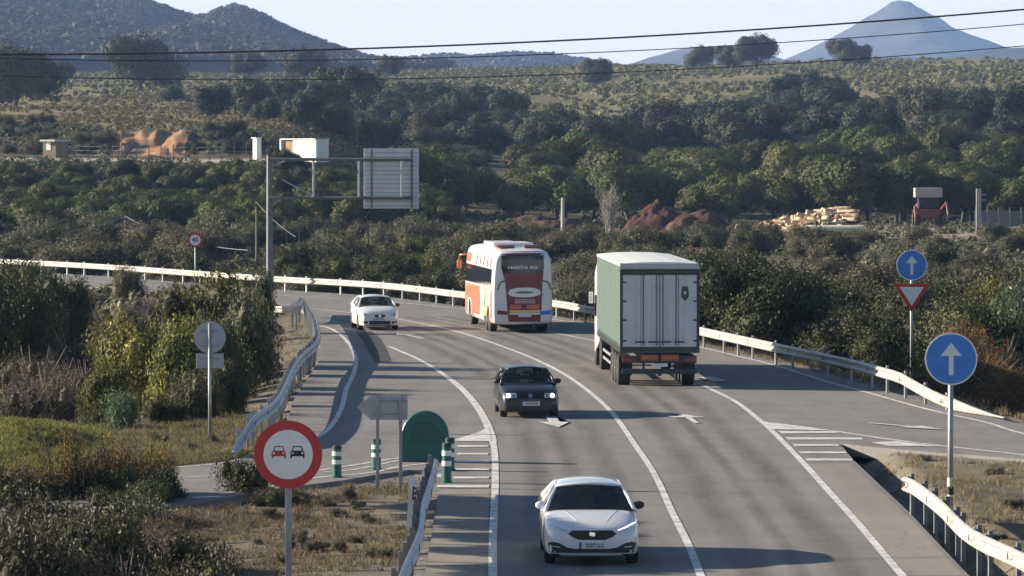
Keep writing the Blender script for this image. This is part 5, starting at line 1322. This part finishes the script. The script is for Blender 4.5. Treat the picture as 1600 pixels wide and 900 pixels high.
# woods on the hills as one mass
def wood_mass(name, X, Y, Z, n, r0, mat, seed, lo=.0, nq=10):
    r = np.random.default_rng(seed); nr, nc = X.shape; P = []
    while len(P) < n:
        i = r.uniform(0, nr * .56); j = r.uniform(0, nc - 1.01); a, b = int(i), int(j)
        P.append((X[a, b] + (X[a, b + 1] - X[a, b]) * (j - b), Y[a, b] + (Y[a + 1, b] - Y[a, b]) * (i - a), Z[a, b] * (1 - (j - b)) * (1 - (i - a)) + Z[a, b + 1] * (j - b) * (1 - (i - a)) + Z[a + 1, b] * (1 - (j - b)) * (i - a) + Z[a + 1, b + 1] * (i - a) * (j - b)))
    P = np.array(P); return P
def clump_mass(name, P, rad, nq, size, mat, seed, flat=.8, jit=.2):
    r = np.random.default_rng(seed); n = len(P); rr = rad * r.uniform(.55, 1.35, n)
    d = r.normal(size=(n, nq, 3)); d /= np.linalg.norm(d, axis=2, keepdims=True); d[..., 2] = np.abs(d[..., 2])
    V0 = P[:, None] + d * rr[:, None, None] * np.array([1, 1, flat]) * r.uniform(.75, 1.05, (n, nq, 1))
    Nn = d + r.normal(size=d.shape) * jit; Nn /= np.linalg.norm(Nn, axis=2, keepdims=True)
    V, Q = leaf_quads(V0.reshape(-1, 3), Nn.reshape(-1, 3), size, .8, seed)
    return link(name, fast_mesh(name, V, Q, mat))
tag(clump_mass('hill_woods', wood_mass('w', hx, hy, hz, 14000, 5, None, 3), 4.2, 30, 2.2, M['farhill'], 3), 'dark blue-green woods covering the big hill at the left', 'woods', kind='stuff')
tag(clump_mass('hill_woods', wood_mass('w', fx_, fy_, fz_, 2500, 5, None, 4), 5, 12, 4.6, M['farhill'], 4), 'low woods on the distant rounded hill in the middle', 'woods', kind='stuff')

# ------------------------------------------------------------------ scrub of the plateau as one mass
def scatter(n, pxr, yr, seed, dens=None):
    r = np.random.default_rng(seed); y = np.sqrt(r.uniform(yr[0] ** 2, yr[1] ** 2, n)); p_ = r.uniform(pxr[0], pxr[1], n); x = (p_ - 800) / F * y
    if dens is not None:
        k = r.random(n) < dens(p_, x, y); x, y = x[k], y[k]
    return np.stack([x, y, terrain(x, y)], -1)
P = scatter(16000, (-120, 1720), (1120, 2120), 9, lambda p, x, y: np.clip(.55 + fbm(x / 45, y / 70, 3, 77) * 1.3, .1, 1))
tag(clump_mass('hill_scrub', P, 1.5, 26, .85, M['olive'], 9, .85), 'yellow-green low scrub over the long plateau under the skyline', 'scrub', kind='stuff')
P = scatter(5200, (-120, 640), (690, 1130), 10, lambda p, x, y: ((y > 692 + 40 * fbm(x / 4, x / 9, 3, 8)) | (p < 140) | (p > 320)) * np.clip(.5 + fbm(x / 25, y / 40, 3, 78) * 1.3, .05, 1))
tag(clump_mass('hill_scrub', P, 1.0, 30, .42, M['olive'], 10, .85), 'pale dry scrub on the slope above the ochre bank', 'scrub', kind='stuff')
P = scatter(2600, (560, 1720), (300, 640), 12, lambda p, x, y: np.clip(.5 + fbm(x / 12, y / 20, 3, 79) * 1.3, .05, 1))
P = np.vstack([P, scatter(2400, (-120, 600), (300, 470), 13), scatter(1500, (-120, 430), (500, 578), 14), scatter(900, (-120, 430), (655, 700), 15, lambda p, x, y: 1.0 * ((p < 160 + 30 * fbm(y / 8, p / 20, 2, 5)) | (p > 300 + 30 * fbm(y / 8, p / 20, 2, 6)))), scatter(900, (-200, 425), (190, 250), 16, lambda p, x, y: (road_dist(x, y) > 1.2) * 1.0)])
tag(clump_mass('undergrowth', P, .8, 34, .30, M['scrub'], 12, .9), 'brown-green undergrowth on the flat behind the far guardrail', 'undergrowth', kind='stuff')

# ------------------------------------------------------------------ trees
for px_, yb, rp, yy_, lab in ((22, 166, 74, 1000, 'huge dark oak cut by the left edge on the ridge'), (218, 142, 64, 1350, 'broad dark oak standing alone on the left ridge under the power lines'),
        (474, 128, 40, 1500, 'dark oak on the skyline behind the round oak, left of the middle'), (450, 167, 36, 1050, 'round dark oak below the skyline with a clear trunk'),
        (548, 180, 58, 1020, 'large grey-green oak on the slope with its trunk in shade'), (932, 137, 34, 1500, 'dark oak alone on the plateau under the lowest power line'),
        (1180, 106, 40, 1750, 'tallest oak of the skyline clump left of the cone mountain'), (1135, 106, 26, 1760, 'middle oak of the skyline clump left of the cone mountain'), (1098, 107, 26, 1780, 'small oak at the left end of the skyline clump'),
        (1318, 101, 30, 1800, 'low wide oak on the skyline below the cone mountain, left one'), (1345, 101, 22, 1820, 'low oak on the skyline below the cone mountain, right one'),
        (268, 168, 26, 1080, 'small grey oak below the left ridge'), (95, 130, 26, 1400, 'small dark oak at the foot of the big hill near the left edge'), (390, 122, 30, 1650, 'low dark oak half hidden behind the left ridge'), (610, 118, 22, 1700, 'small oak where the big hill meets the plateau')):
    y = yy_; x = (px_ - 800) / F * y; r = rp / F * y; z = CH - (yb - HORIZ) * y / F
    o = inst('oak'); place(o, x, y, r * 1.04, z=tz(x, y), zs=1.05)
    top_gap = z - tz(x, y)
    o.location.z = tz(x, y) + min(0, top_gap) if abs(top_gap) > 6 else z
    o.location.z -= .12 * r; fin(o, lab, 'tree')
dk = lambda p, y: (y > 900 and p < 640 and y > 1000)
field('oak', (600, 1800), (840, 1160), 140, (4.6, 8.0), 6.5, 'dark evergreen oak in the thicket on the shaded slope', 'tree', 'oaks in the dark thicket on the slope', avoid=lambda p, y: y > 1010 + 90 * math.sin(p / 90) + 60 * (p > 900) or float(fbm(np.array([p / 70.0]), np.array([y / 60.0]), 3, 5)[0]) > .16)
field('oak', (330, 760), (830, 960), 26, (3.6, 5.5), 5.0, 'low dark oak in the row above the gantry', 'tree', 'low oaks along the bank above the gantry')
field('scrub', (1150, 1900), (435, 462), 14, (1.0, 1.8), 2.4, 'shrub growing in front of the log heap', 'bush', 'shrubs before the log heap')
field('scrub', (760, 1150), (440, 492), 22, (1.2, 2.2), 2.6, 'shrub growing in front of the red spoil heaps', 'bush', 'shrubs before the spoil heaps')
field('scrub', (640, 1600), (760, 860), 34, (2.5, 4.5), 6, 'pale rounded bush at the foot of the oak slope', 'bush', 'pale bushes at the foot of the slope')
field('pine', (-60, 440), (455, 516), 74, (2.7, 4.0), 3.4, 'green pine in the dark wood below the left terrace', 'tree', 'pines below the left terrace', zs=(.8, 1.05), dz=-.6)
field('pine', (640, 1850), (575, 760), 96, (4.2, 6.6), 6.6, 'round green stone pine in the wood behind the log yard', 'tree', 'stone pines behind the log yard', avoid=lambda p, y: y > 600 + (p - 640) * .17 + 60)
field('pine', (-60, 400), (516, 562), 70, (1.7, 2.5), 2.3, 'small green pine on the steep slope just below the terrace track', 'tree', 'small pines just below the terrace track', dz=-.7)
field('oak', (425, 535), (560, 592), 10, (1.3, 1.9), 1.6, 'small dark oak below the white shed behind the gantry arm', 'tree', 'small oaks below the white shed', dz=-.1)
field('oak', (300, 420), (640, 672), 9, (1.6, 2.4), 2.2, 'dark oak on the bank between the ochre cut and the white cabinet', 'tree', 'oaks on the bank left of the white cabinet')
field('scrub', (-40, 170), (636, 690), 16, (1.2, 2.2), 3, 'pale bush on the bank round the small hut', 'bush', 'pale bushes round the small hut')
field('pine', (440, 700), (500, 600), 30, (2.8, 4.2), 4.2, 'green pine behind the gantry arm', 'tree', 'pines behind the gantry', avoid=lambda p, y: p < 530 and y > 520)
field('scrub', (-60, 760), (300, 440), 80, (1.5, 2.9), 2.9, 'grey-green bush beyond the far guardrail', 'bush', 'bushes behind the far guardrail on the left')
field('scrub', (700, 1950), (250, 470), 92, (1.3, 2.5), 3.0, 'brown-green bush on the flat between road and log yard', 'bush', 'bushes between the road and the log yard', avoid=lambda p, y: 1120 < p < 1600 and y > 400)
field('dense', (440, 760), (262, 300), 14, (1.6, 2.6), 2.4, 'dark bush close behind the far guardrail left of the coach', 'bush', 'dark bushes left of the coach')
field('yellow', (600, 760), (280, 330), 9, (1.5, 2.5), 2.6, 'yellow-green bush behind the guardrail left of the coach', 'bush', 'yellow-green bushes left of the coach')
field('dense', (1090, 1950), (150, 200), 56, (1.9, 3.1), 2.2, 'dense dark evergreen bush beyond the right guardrail', 'bush', 'evergreen bushes beyond the right guardrail', avoid=lambda p, y: (p < 1190 and y < 178) or (abs(p - 1424) < 75 and y < 176))
field('mixed', (1060, 1950), (196, 250), 44, (1.9, 3.0), 2.6, 'olive bush in the second row beyond the right guardrail', 'bush', 'olive bushes beyond the right guardrail')
field('grey', (860, 1180), (205, 262), 20, (1.4, 2.2), 2.4, 'grey twiggy bush behind the guardrail beside the lorry', 'bush', 'grey bushes beside the lorry')
field('copper', (1480, 1600), (141, 152), 5, (1.2, 1.9), 1.5, 'copper-leaved bush behind the right guardrail', 'bush', 'copper bushes at the right edge')
field('broom', (1520, 1680), (146, 158), 6, (1.5, 2.2), 1.6, 'green broom bush at the right edge', 'bush', 'broom at the right edge')

# stakes along the field edge
st_ = None
for k_ in range(15):
    px_ = 448 + k_ * 21 + rnd.uniform(-3, 3); yy_ = 345 + k_ * 1.5
    if st_ is None: m = MB(); m.box((0, 0, .8), (.12, .12, 2.6)); o = st_ = m.build('stake', M['wood'])
    else: o = st_.copy(); col.objects.link(o)
    a_ = at(px_, 343 + k_ * .9, yy_); o.location = (a_.x, yy_, a_.z - 1.9); o.rotation_euler = (rnd.uniform(-.05, .05), rnd.uniform(-.06, .06), 0)
    tag(o, 'pale wooden stake sticking out of the bushes right of the gantry mast', 'stake', 'stakes in the bushes behind the far guardrail')
# bare pale tree
def bare_tree(px_, pyt, pyb, yy, label):
    a, b = at(px_, pyt, yy), at(px_, pyb, yy); h = a.z - b.z; root = tag(empty('bare_tree', (a.x, yy, b.z)), label, 'tree'); q = random.Random(4)
    tr = MB(); br = MB()
    for k in range(9):
        an = q.uniform(0, 6.28); sp = q.uniform(.05, .42) * h * .55; tip = Vector((math.cos(an) * sp, math.sin(an) * sp * .5, h * q.uniform(.72, 1.0)))
        base = Vector((q.uniform(-.25, .25), q.uniform(-.2, .2), -.5)); mid = base.lerp(tip, .45) + Vector((q.uniform(-.2, .2), 0, 0))
        tr.tube([base, mid, tip], [.10, .065, .02], 6)
        for j in range(14):
            s_ = mid.lerp(tip, q.uniform(0, .95)); e_ = s_ + Vector((q.uniform(-1, 1) * .9, q.uniform(-1, 1) * .6, q.uniform(.4, 1.5))); br.tube([s_, s_.lerp(e_, .5) + Vector((0, 0, -.05)), e_], [.03, .02, .009], 4)
            for w in range(2):
                s2 = s_.lerp(e_, q.uniform(.3, .9)); e2 = s2 + Vector((q.uniform(-1, 1) * .5, q.uniform(-1, 1) * .3, q.uniform(.3, .8))); br.tube([s2, e2], [.014, .007], 3)
    tr.build('trunk', M['palebark'], root); br.build('branches', M['palebark'], root)
bare_tree(955, 298, 392, 400, 'bare pale leafless tree behind the lorry roof')

# earth mounds
def mound(pxc, pyb, pyt, wpx, yy, label, colr, seed):
    a = at(pxc, pyb, yy); t = at(pxc, pyt, yy); R0 = wpx / 2 / sc(yy); h = t.z - a.z; n = 48
    u = np.linspace(-1.1, 1.1, n); XX, YY = np.meshgrid(u, u); r = np.hypot(XX, YY)
    ZZ = np.clip(1 - r ** 1.4, 0, 1) * (1 + .7 * fbm(XX * 2.5, YY * 2.5, 4, seed)) + fbm(XX * 9, YY * 9, 3, seed + 3) * .10 * (r < 1.05) - .25 * (r >= 1.0)
    c = np.array(colr)[None, None] * (1 + .6 * fbm(XX * 5, YY * 5, 3, seed + 1))[..., None]
    ii = np.arange(n * n).reshape(n, n); Q = np.stack([ii[:-1, :-1], ii[:-1, 1:], ii[1:, 1:], ii[1:, :-1]], -1).reshape(-1, 4)
    me = fast_mesh('earth_mound', np.stack([XX * R0, YY * R0 * .8, ZZ * h], -1).reshape(-1, 3), Q, MOUND, False, c.reshape(-1, 3))
    tag(link('earth_mound', me, None, (a.x, yy, a.z)), label, 'earth mound')
MOUND = tintmat('mound_soil', .5, .35, 1, .2, fine=3)
mound(840, 370, 336, 230, 520, 'long reddish earth bank behind the coach roof', (.12, .08, .06), 3)
mound(1095, 376, 328, 170, 500, 'steep red-brown spoil heap right of the bare tree', (.11, .07, .05), 8)
mound(1030, 362, 318, 120, 540, 'dark red spoil heap just behind the bare tree', (.09, .05, .04), 13)
mound(1230, 382, 340, 260, 498, 'low brown earth heap that the felled logs lie on', (.10, .065, .05), 17)
# log pile: every log its own object
lp = []
for k in range(3):
    m = MB(); q = random.Random(k); L_ = 1.0
    m.tube([(0, y, .02 * math.sin(y * 3 + k)) for y in np.linspace(-.5, .5, 5)], [.5, .48, .47, .45, .44], 9)
    o = m.build('felled_log', M['logdark' if k == 1 else 'logbark'], None, True)
    e = MB(); e.cyl((0, -.503, 0), (0, -.498, 0), .47, n=9); e.build('cut_face', M['logcut'], o); e = MB(); e.cyl((0, .498, 0), (0, .503, 0), .42, n=9); e.build('cut_face', M['logcut'], o); lp.append(o)
firstlog = set()
for n in range(220):
    t = rnd.random() ** .8; px_ = 1172 + t * 160 + rnd.gauss(0, 4); lay = rnd.random()
    base = 376 - 24 * t; top = 362 - 34 * t ** .7; py_ = base + (top - base) * lay + rnd.uniform(-3, 3) - 4
    yy_ = 478 + lay * 14 + rnd.uniform(-2, 2); p_ = at(px_, py_, yy_); k = n % 3
    if k in firstlog: o = copy_tree(lp[k])
    else: o = lp[k]; firstlog.add(k)
    o.location = p_; d_ = rnd.uniform(.35, .75); o.scale = (d_, rnd.uniform(.9, 2.4), d_)
    o.rotation_euler = (rnd.uniform(-.25, .25), rnd.uniform(0, 3), rnd.choice((R(70), R(100), R(40), R(15), R(-20))) + rnd.gauss(0, .25))
    tag(o, 'felled log with a pale cut end in the heap on the log yard', 'log', 'felled logs heaped in the yard')
o = copy_tree(lp[0]); o.location = at(1303, 357, 474); o.scale = (.8, 6.2, .8); o.rotation_euler = (0, .0, R(80)); del o['group']; o.data = o.data.copy(); o.data.materials[0] = plain('pale_log', (.66, .62, .52), .7, 0, .15, 1.0); tag(o, 'longest pale stripped trunk lying in front of the log heap', 'log')
# ------------------------------------------------------------------ near plants, each placed where it grows
def nb(key, px_, pyb, y, rpx, hpx, label, group=None, cat='bush', z=None):
    """plant at photo column px_, distance y; crown radius and height given in photo pixels at that distance; pyb = row of its foot"""
    x = (px_ - 800) / F * y; s = rpx / sc(y); o = inst(key)
    hz = hpx / sc(y) / (1.2 * s)
    zz = CH - (pyb - HORIZ) * y / F if pyb is not None else tz(x, y)
    place(o, x, y, s, zs=hz, z=zz - .05 * s); fin(o, label, cat, group); return o
# the big bush mass left of the guardrail
nb('mixed', 380, 640, 150, 60, 190, 'tall dark bush at the right end of the big bush mass by the guardrail')
nb('yellow', 318, 600, 156, 92, 180, 'yellow-green crown at the top of the big bush mass')
nb('dense', 335, 660, 142, 62, 165, 'dark bush directly behind the grey sign back')
nb('yellow', 285, 655, 139, 72, 165, 'broad olive-green middle of the big bush mass left of the sign back')
nb('yellow', 228, 650, 147, 92, 160, 'yellow-green shoulder on the left slope of the big bush mass')
nb('mixed', 300, 690, 128, 48, 120, 'olive bush at the foot of the big mass, left of the sign pole')
nb('dense', 350, 675, 132, 40, 110, 'small dark bush in the shade right of the sign pole')
nb('dense', 258, 692, 127, 34, 70, 'low dark shrub at the foot of the big bush mass')
nb('yellow', 165, 690, 133, 56, 130, 'small bright green bush at the lower left end of the big mass')
nb('broom', 190, 700, 124, 46, 95, 'feathery grey-green broom bush before the big mass')
nb('broom', 130, 700, 126, 30, 60, 'smaller broom bush left of the feathery one')
nb('copper', 285, 700, 122, 22, 45, 'small brownish shrub right of the broom')
nb('dense', 405, 560, 185, 34, 130, 'dark bush top in front of the gantry mast foot')
nb('mixed', 200, 480, 235, 30, 68, 'dark little oak in front of the far guardrail')
nb('dense', 400, 610, 160, 34, 150, 'narrow dark bush beside the short white guardrail end')
nb('copper', 1505, 615, 149, 44, 120, 'tall rust-coloured bush left of centre behind the right end of the guardrail')
nb('copper', 1560, 630, 147, 50, 110, 'rust-coloured bush right behind the sloping end of the guardrail')
nb('broom', 1598, 600, 158, 60, 190, 'tall feathery green broom at the right edge behind the rusty bushes')
nb('yellow', 1540, 560, 175, 50, 130, 'yellow-green bush above the rusty bushes at the right')
nb('mixed', 1622, 640, 146, 44, 90, 'grey-green bush cut by the right edge at the guardrail end')
# brambles and dark trees on the far left
for i, (px_, pb, y, r_, h_) in enumerate(((20, 690, 130, 62, 120), (80, 680, 134, 60, 130), (140, 670, 138, 50, 120), (50, 640, 150, 66, 110), (120, 610, 160, 60, 110), (190, 590, 168, 55, 100), (165, 560, 185, 50, 90), (215, 540, 200, 44, 80), (240, 510, 215, 44, 70), (285, 480, 230, 40, 50))):
    nb('bramble', px_, pb, y, r_, h_, 'tangled brown bramble in the hollow left of the big bush', 'brambles in the hollow left of the big bush')
for i, (px_, pb, y, r_, h_, lab) in enumerate(((20, 610, 165, 85, 190, 'large dark evergreen at the left edge below the guardrail'), (90, 570, 178, 62, 140, 'dark evergreen right of the one at the left edge'), (50, 520, 200, 60, 110, 'dark evergreen top just under the left guardrail'), (-40, 640, 160, 90, 230, 'dark evergreen cut by the left edge'), (120, 520, 205, 40, 75, 'small grey evergreen before the visible strip of far road'))):
    nb('dense' if i != 4 else 'mixed', px_, pb, y, r_, h_, lab)
# thicket in the lower left corner
for i, (px_, pb, y, r_, h_) in enumerate(((-20, 960, 84, 110, 215), (70, 980, 82, 110, 215), (160, 990, 81, 105, 205), (240, 985, 82, 95, 190), (310, 985, 82, 75, 155), (20, 900, 92, 105, 165), (120, 900, 92, 100, 150), (215, 895, 93, 76, 135), (285, 900, 92, 50, 95), (370, 990, 80, 55, 120), (-60, 1040, 76, 120, 270), (60, 1050, 75, 120, 250), (180, 1050, 75, 110, 220), (290, 1045, 76, 90, 180), (380, 1030, 77, 45, 90), (265, 900, 92, 45, 120))):
    nb('mixed' if i % 3 else 'bramble', px_, pb, y, r_, h_, 'leafy bush in the thicket filling the lower left corner', 'bushes of the lower left thicket')
for i, (px_, pb, y, r_, h_, lab) in enumerate(((105, 835, 97, 54, 165, 'orange-leaved bush between green knoll and thicket, left one'), (175, 828, 97.5, 56, 165, 'orange-leaved bush in the middle above the thicket'), (240, 820, 98, 46, 150, 'orange-tipped dark bush next to the side road'))):
    nb('copper' if i < 2 else 'copper', px_, pb, y, r_, h_, lab)
for px_, h_ in ((-20, 120), (25, 115), (65, 120), (-60, 120)):
    nb('copper' if px_ > 0 else 'bramble', px_, 822, 98.5, 34, h_, 'russet bush hiding the side road at the left edge', 'russet bushes at the left end of the side road')
nb('dense', 235, 850, 95.5, 52, 110, 'dark shaded bush under the orange-leaved ones')
nb('dense', 165, 860, 94.5, 50, 95, 'dark shaded bush left under the orange-leaved ones')
for px_, h_ in ((-30, 135), (30, 130), (95, 120), (150, 124), (205, 124), (255, 116)):
    nb('dense' if px_ % 2 else 'mixed', px_, 850, 96.5, 46, h_, 'dark bush in the row between the russet bushes and the lower left thicket', 'dark bushes behind the lower left thicket')
nb('mixed', 385, 803, 98.5, 48, 96, 'grey-green shrub on the island behind the no overtaking sign')
nb('mixed', 412, 825, 96, 40, 66, 'low shrub on the island at the foot of the no overtaking sign')
nb('grey', 460, 800, 98, 24, 36, 'small dry shrub on the island right of the sign pole')
nb('grey', 545, 785, 97, 16, 32, 'thin dry shrub below the direction board')
nb('grey', 510, 800, 96, 22, 26, 'low dry shrub in the middle of the island')
nb('grey', 330, 706, 116, 16, 34, 'dry shrub at the end of the winding guardrail')
nb('grey', 300, 716, 113, 18, 30, 'reddish dry shrub beside the side road')
for i, (px_, pb, y, r_, h_) in enumerate(((1555, 752, 106, 24, 28), (1445, 728, 110, 14, 20), (1400, 718, 113, 16, 16), (1585, 800, 96, 24, 24), (1520, 735, 109, 16, 14), (1560, 850, 88, 22, 18), (1350, 706, 117, 12, 12), (1470, 760, 104, 14, 13))):
    nb('grey', px_, pb, y, r_, h_, 'low dry heather clump on the right wedge of rough ground', 'heather clumps on the right wedge')
for i, (px_, pb, y, r_, h_) in enumerate(((205, 716, 116, 20, 34), (245, 712, 117, 22, 40), (180, 726, 113, 18, 26), (275, 724, 112, 14, 22), (350, 703, 119, 18, 34), (225, 728, 111, 14, 18), (320, 720, 113, 12, 20))):
    nb('grey', px_, pb, y, r_, h_, 'dry tufted shrub on the verge between green knoll and side road', 'dry shrubs on the verge of the side road')
for i in range(20):
    px_ = rnd.uniform(395, 600); yy_ = rnd.uniform(82, 97)
    if float(road_dist(np.array([(px_ - 800) / F * yy_]), np.array([yy_]))[0]) < .8: continue
    nb('grey' if i % 3 else 'mixed', px_, None, yy_, rnd.uniform(9, 20), rnd.uniform(10, 22), 'low scraggy shrub in the dry grass of the island', 'low shrubs in the grass of the left island')
# unseen flat pines added left of the frame to cast the lane shadow
for i_, (x_, y_) in enumerate(((-13.4, 83.5), (-13.6, 86.8), (-13.7, 90), (-13.9, 93), (-14.6, 96.2), (-15.6, 99))):
    o = inst('shade_pine'); place(o, x_, y_, 1.72, z=0); fin(o, 'unseen flat crowned pine added left of the frame to shade the lane', 'tree', 'unseen flat crowned pines added to shade the lane')

# grass: far too many blades to count
def tuft_mass(name, pts, h, nb_, wdt, mat, seed, lean=.45):
    r = np.random.default_rng(seed); n = len(pts); hh = h * r.uniform(.5, 1.3, (n, 1)) 
    base = pts[:, None, :] + np.concatenate([r.normal(size=(n, nb_, 2)) * h * .3, np.zeros((n, nb_, 1))], 2)
    tip = base + np.concatenate([r.normal(size=(n, nb_, 2)) * hh[:, None] * lean, hh[:, None] * r.uniform(.6, 1.1, (n, nb_, 1))], 2)
    an = r.uniform(0, 6.28, (n, nb_)); w = np.stack([np.cos(an), np.sin(an), 0 * an], -1) * wdt
    mid = base * .45 + tip * .55 + np.array([0, 0, .08 * h])
    V = np.stack([base - w, base + w, mid + w * .8, mid - w * .8, tip + w * .25, tip - w * .25], 2).reshape(-1, 3)
    b = np.arange(n * nb_) * 6; Q = np.concatenate([np.stack([b, b + 1, b + 2, b + 3], 1), np.stack([b + 3, b + 2, b + 4, b + 5], 1)])
    return link(name, fast_mesh(name, V, Q, mat))
def ground_pts(n, xr, yr, seed, lo=.25, hi=99, dens=None):
    r = np.random.default_rng(seed); x = r.uniform(*xr, n); y = r.uniform(*yr, n); d = road_dist(x, y); k = (d > lo) & (d < hi)
    if dens is not None: k &= r.random(n) < dens(x, y)
    x, y = x[k], y[k]; return np.stack([x, y, terrain(x, y) - .01], -1)
pat = lambda x, y: np.clip(.45 + fbm(x / 1.1, y / 2.0, 3, 55) * 1.6, .04, 1)
tag(tuft_mass('dry_grass', ground_pts(9000, (-8, -1.8), (72, 112), 31, .25, 99, pat), .13, 9, .006, M['drygrass'], 31), 'short dry grass on the left island', 'grass', kind='stuff')
tag(tuft_mass('dry_grass', ground_pts(11000, (7.8, 16), (70, 125), 32, .3, 99, pat), .14, 9, .006, M['drygrass'], 32), 'short dry grass on the right wedge', 'grass', kind='stuff')
tag(tuft_mass('dry_grass', ground_pts(3500, (-10, -4), (108, 200), 34, .2, 3.5, pat), .16, 8, .008, M['drygrass'], 34), 'dry grass along the verge of the winding guardrail', 'grass', kind='stuff')
tag(tuft_mass('dry_grass', ground_pts(9000, (-2, 18), (118, 260), 35, .5, 5), .25, 9, .010, M['drygrass'], 35), 'dry grass strip under the far guardrail', 'grass', kind='stuff')
tag(tuft_mass('dry_grass', ground_pts(9000, (-10.5, -5.5), (107, 128), 36, .3, 99), .22, 10, .009, M['drygrass'], 36), 'tall dry grass on the verge of the side road', 'grass', kind='stuff')
tag(tuft_mass('fresh_grass', ground_pts(14000, (-18, -8.5), (104, 128), 33, .5, 99, lambda x, y: np.clip((-8.9 * y / 100 - x) / .8, 0, 1)), .13, 10, .008, M['freshgrass'], 33), 'fresh green grass on the knoll at the left', 'grass', kind='stuff')
# stones on the island
def stones(n, xr, yr, seed, lab):
    P = ground_pts(n, xr, yr, seed, .3, 99, pat); r = np.random.default_rng(seed); V = []; Q = []
    for p in P:
        s = r.uniform(.012, .04); b = len(V)
        c = np.array([[1, 0, 0], [0, 1, 0], [-1, 0, 0], [0, -1, 0], [0, 0, .8], [0, 0, -.5]]) * s * r.uniform(.6, 1.3, (6, 3))
        V += list(c + p); e = [(0, 1, 4), (1, 2, 4), (2, 3, 4), (3, 0, 4)]
        for a_, b_, c_ in e: V.append((V[b + a_] + V[b + b_]) / 2); Q.append([b + a_, len(V) - 1, b + b_, b + c_])
    return tag(link('gravel', fast_mesh('gravel', np.array(V), np.array(Q), M['gravel'])), lab, 'gravel', kind='stuff')
stones(5000, (-6, -1.9), (74, 102), 61, 'loose pale gravel on the left island')
stones(3000, (-9, -5), (112, 180), 62, 'loose gravel beside the winding guardrail')

# ------------------------------------------------------------------ air, sky and sun
hz_ = MB(); hz_.box((0, 5750, 225), (9000, 11900, 560)); ho = hz_.build('haze', None); 
m = bpy.data.materials.new('haze'); m.use_nodes = True; nt = m.node_tree; nt.nodes.clear()
v = nt.nodes.new('ShaderNodeVolumePrincipled'); v.inputs['Color'].default_value = (.36, .56, 1.0, 1); v.inputs['Density'].default_value = HAZE; v.inputs['Anisotropy'].default_value = .1
out = nt.nodes.new('ShaderNodeOutputMaterial'); nt.links.new(v.outputs[0], out.inputs['Volume']); ho.data.materials.append(m)
tag(ho, 'pale blue haze in the air over the whole valley', 'haze', kind='stuff')
w = bpy.data.worlds.new('World'); scene.world = w; w.use_nodes = True; nt = w.node_tree
sky = nt.nodes.new('ShaderNodeTexSky'); sky.sky_type = 'NISHITA'; sky.sun_disc = False
EL = R(18.5); LD = Vector((1, -.24, 0)).normalized()          # direction the light travels on the ground
sky.sun_elevation = EL
sdir = -LD; sky.sun_rotation = math.atan2(sdir.x, sdir.y); sky.air_density = 1.0; sky.dust_density = .7; sky.ozone_density = 2.5; sky.altitude = 300
bg = nt.nodes['Background']
# pale, thinly veiled air low over the horizon
tcw = nt.nodes.new('ShaderNodeTexCoord'); sx = nt.nodes.new('ShaderNodeSeparateXYZ'); nt.links.new(tcw.outputs['Generated'], sx.inputs[0])
mr_ = nt.nodes.new('ShaderNodeMapRange'); mr_.interpolation_type = 'SMOOTHERSTEP'; nt.links.new(sx.outputs['Z'], mr_.inputs[0]); mr_.inputs[1].default_value = .02; mr_.inputs[2].default_value = .12; mr_.inputs[3].default_value = 1; mr_.inputs[4].default_value = 0
ad_ = nt.nodes.new('ShaderNodeMix'); ad_.data_type = 'RGBA'; nt.links.new(mr_.outputs[0], ad_.inputs[0]); nt.links.new(sky.outputs[0], ad_.inputs[6]); ad_.inputs[7].default_value = VEIL
nt.links.new(ad_.outputs[2], bg.inputs[0]); bg.inputs[1].default_value = SKY
sl = bpy.data.lights.new('sun', 'SUN'); sl.energy = SUN; sl.angle = R(.5); sl.color = (1, .87, .69)
so = bpy.data.objects.new('sun', sl); col.objects.link(so)
D_ = Vector((LD.x * math.cos(EL), LD.y * math.cos(EL), -math.sin(EL))); so.rotation_euler = D_.to_track_quat('-Z', 'Y').to_euler(); so.location = (-200, 100, 150)
scene.view_settings.view_transform = 'Standard'; scene.view_settings.look = 'None'; scene.view_settings.gamma = 1
scene.view_settings.exposure = EXPO
scene.cycles.use_denoising = True; scene.cycles.max_bounces = 6; scene.cycles.diffuse_bounces = 3; scene.cycles.transparent_max_bounces = 12; scene.cycles.volume_bounces = 0
scene.cycles.sample_clamp_indirect = 6
# unused prototypes would stand at the origin: remove them
for key, L in protos.items():
    for i, p in enumerate(L):
        if not used_first.get((key, i)):
            for ch in list(p.children): bpy.data.objects.remove(ch)
            bpy.data.objects.remove(p)
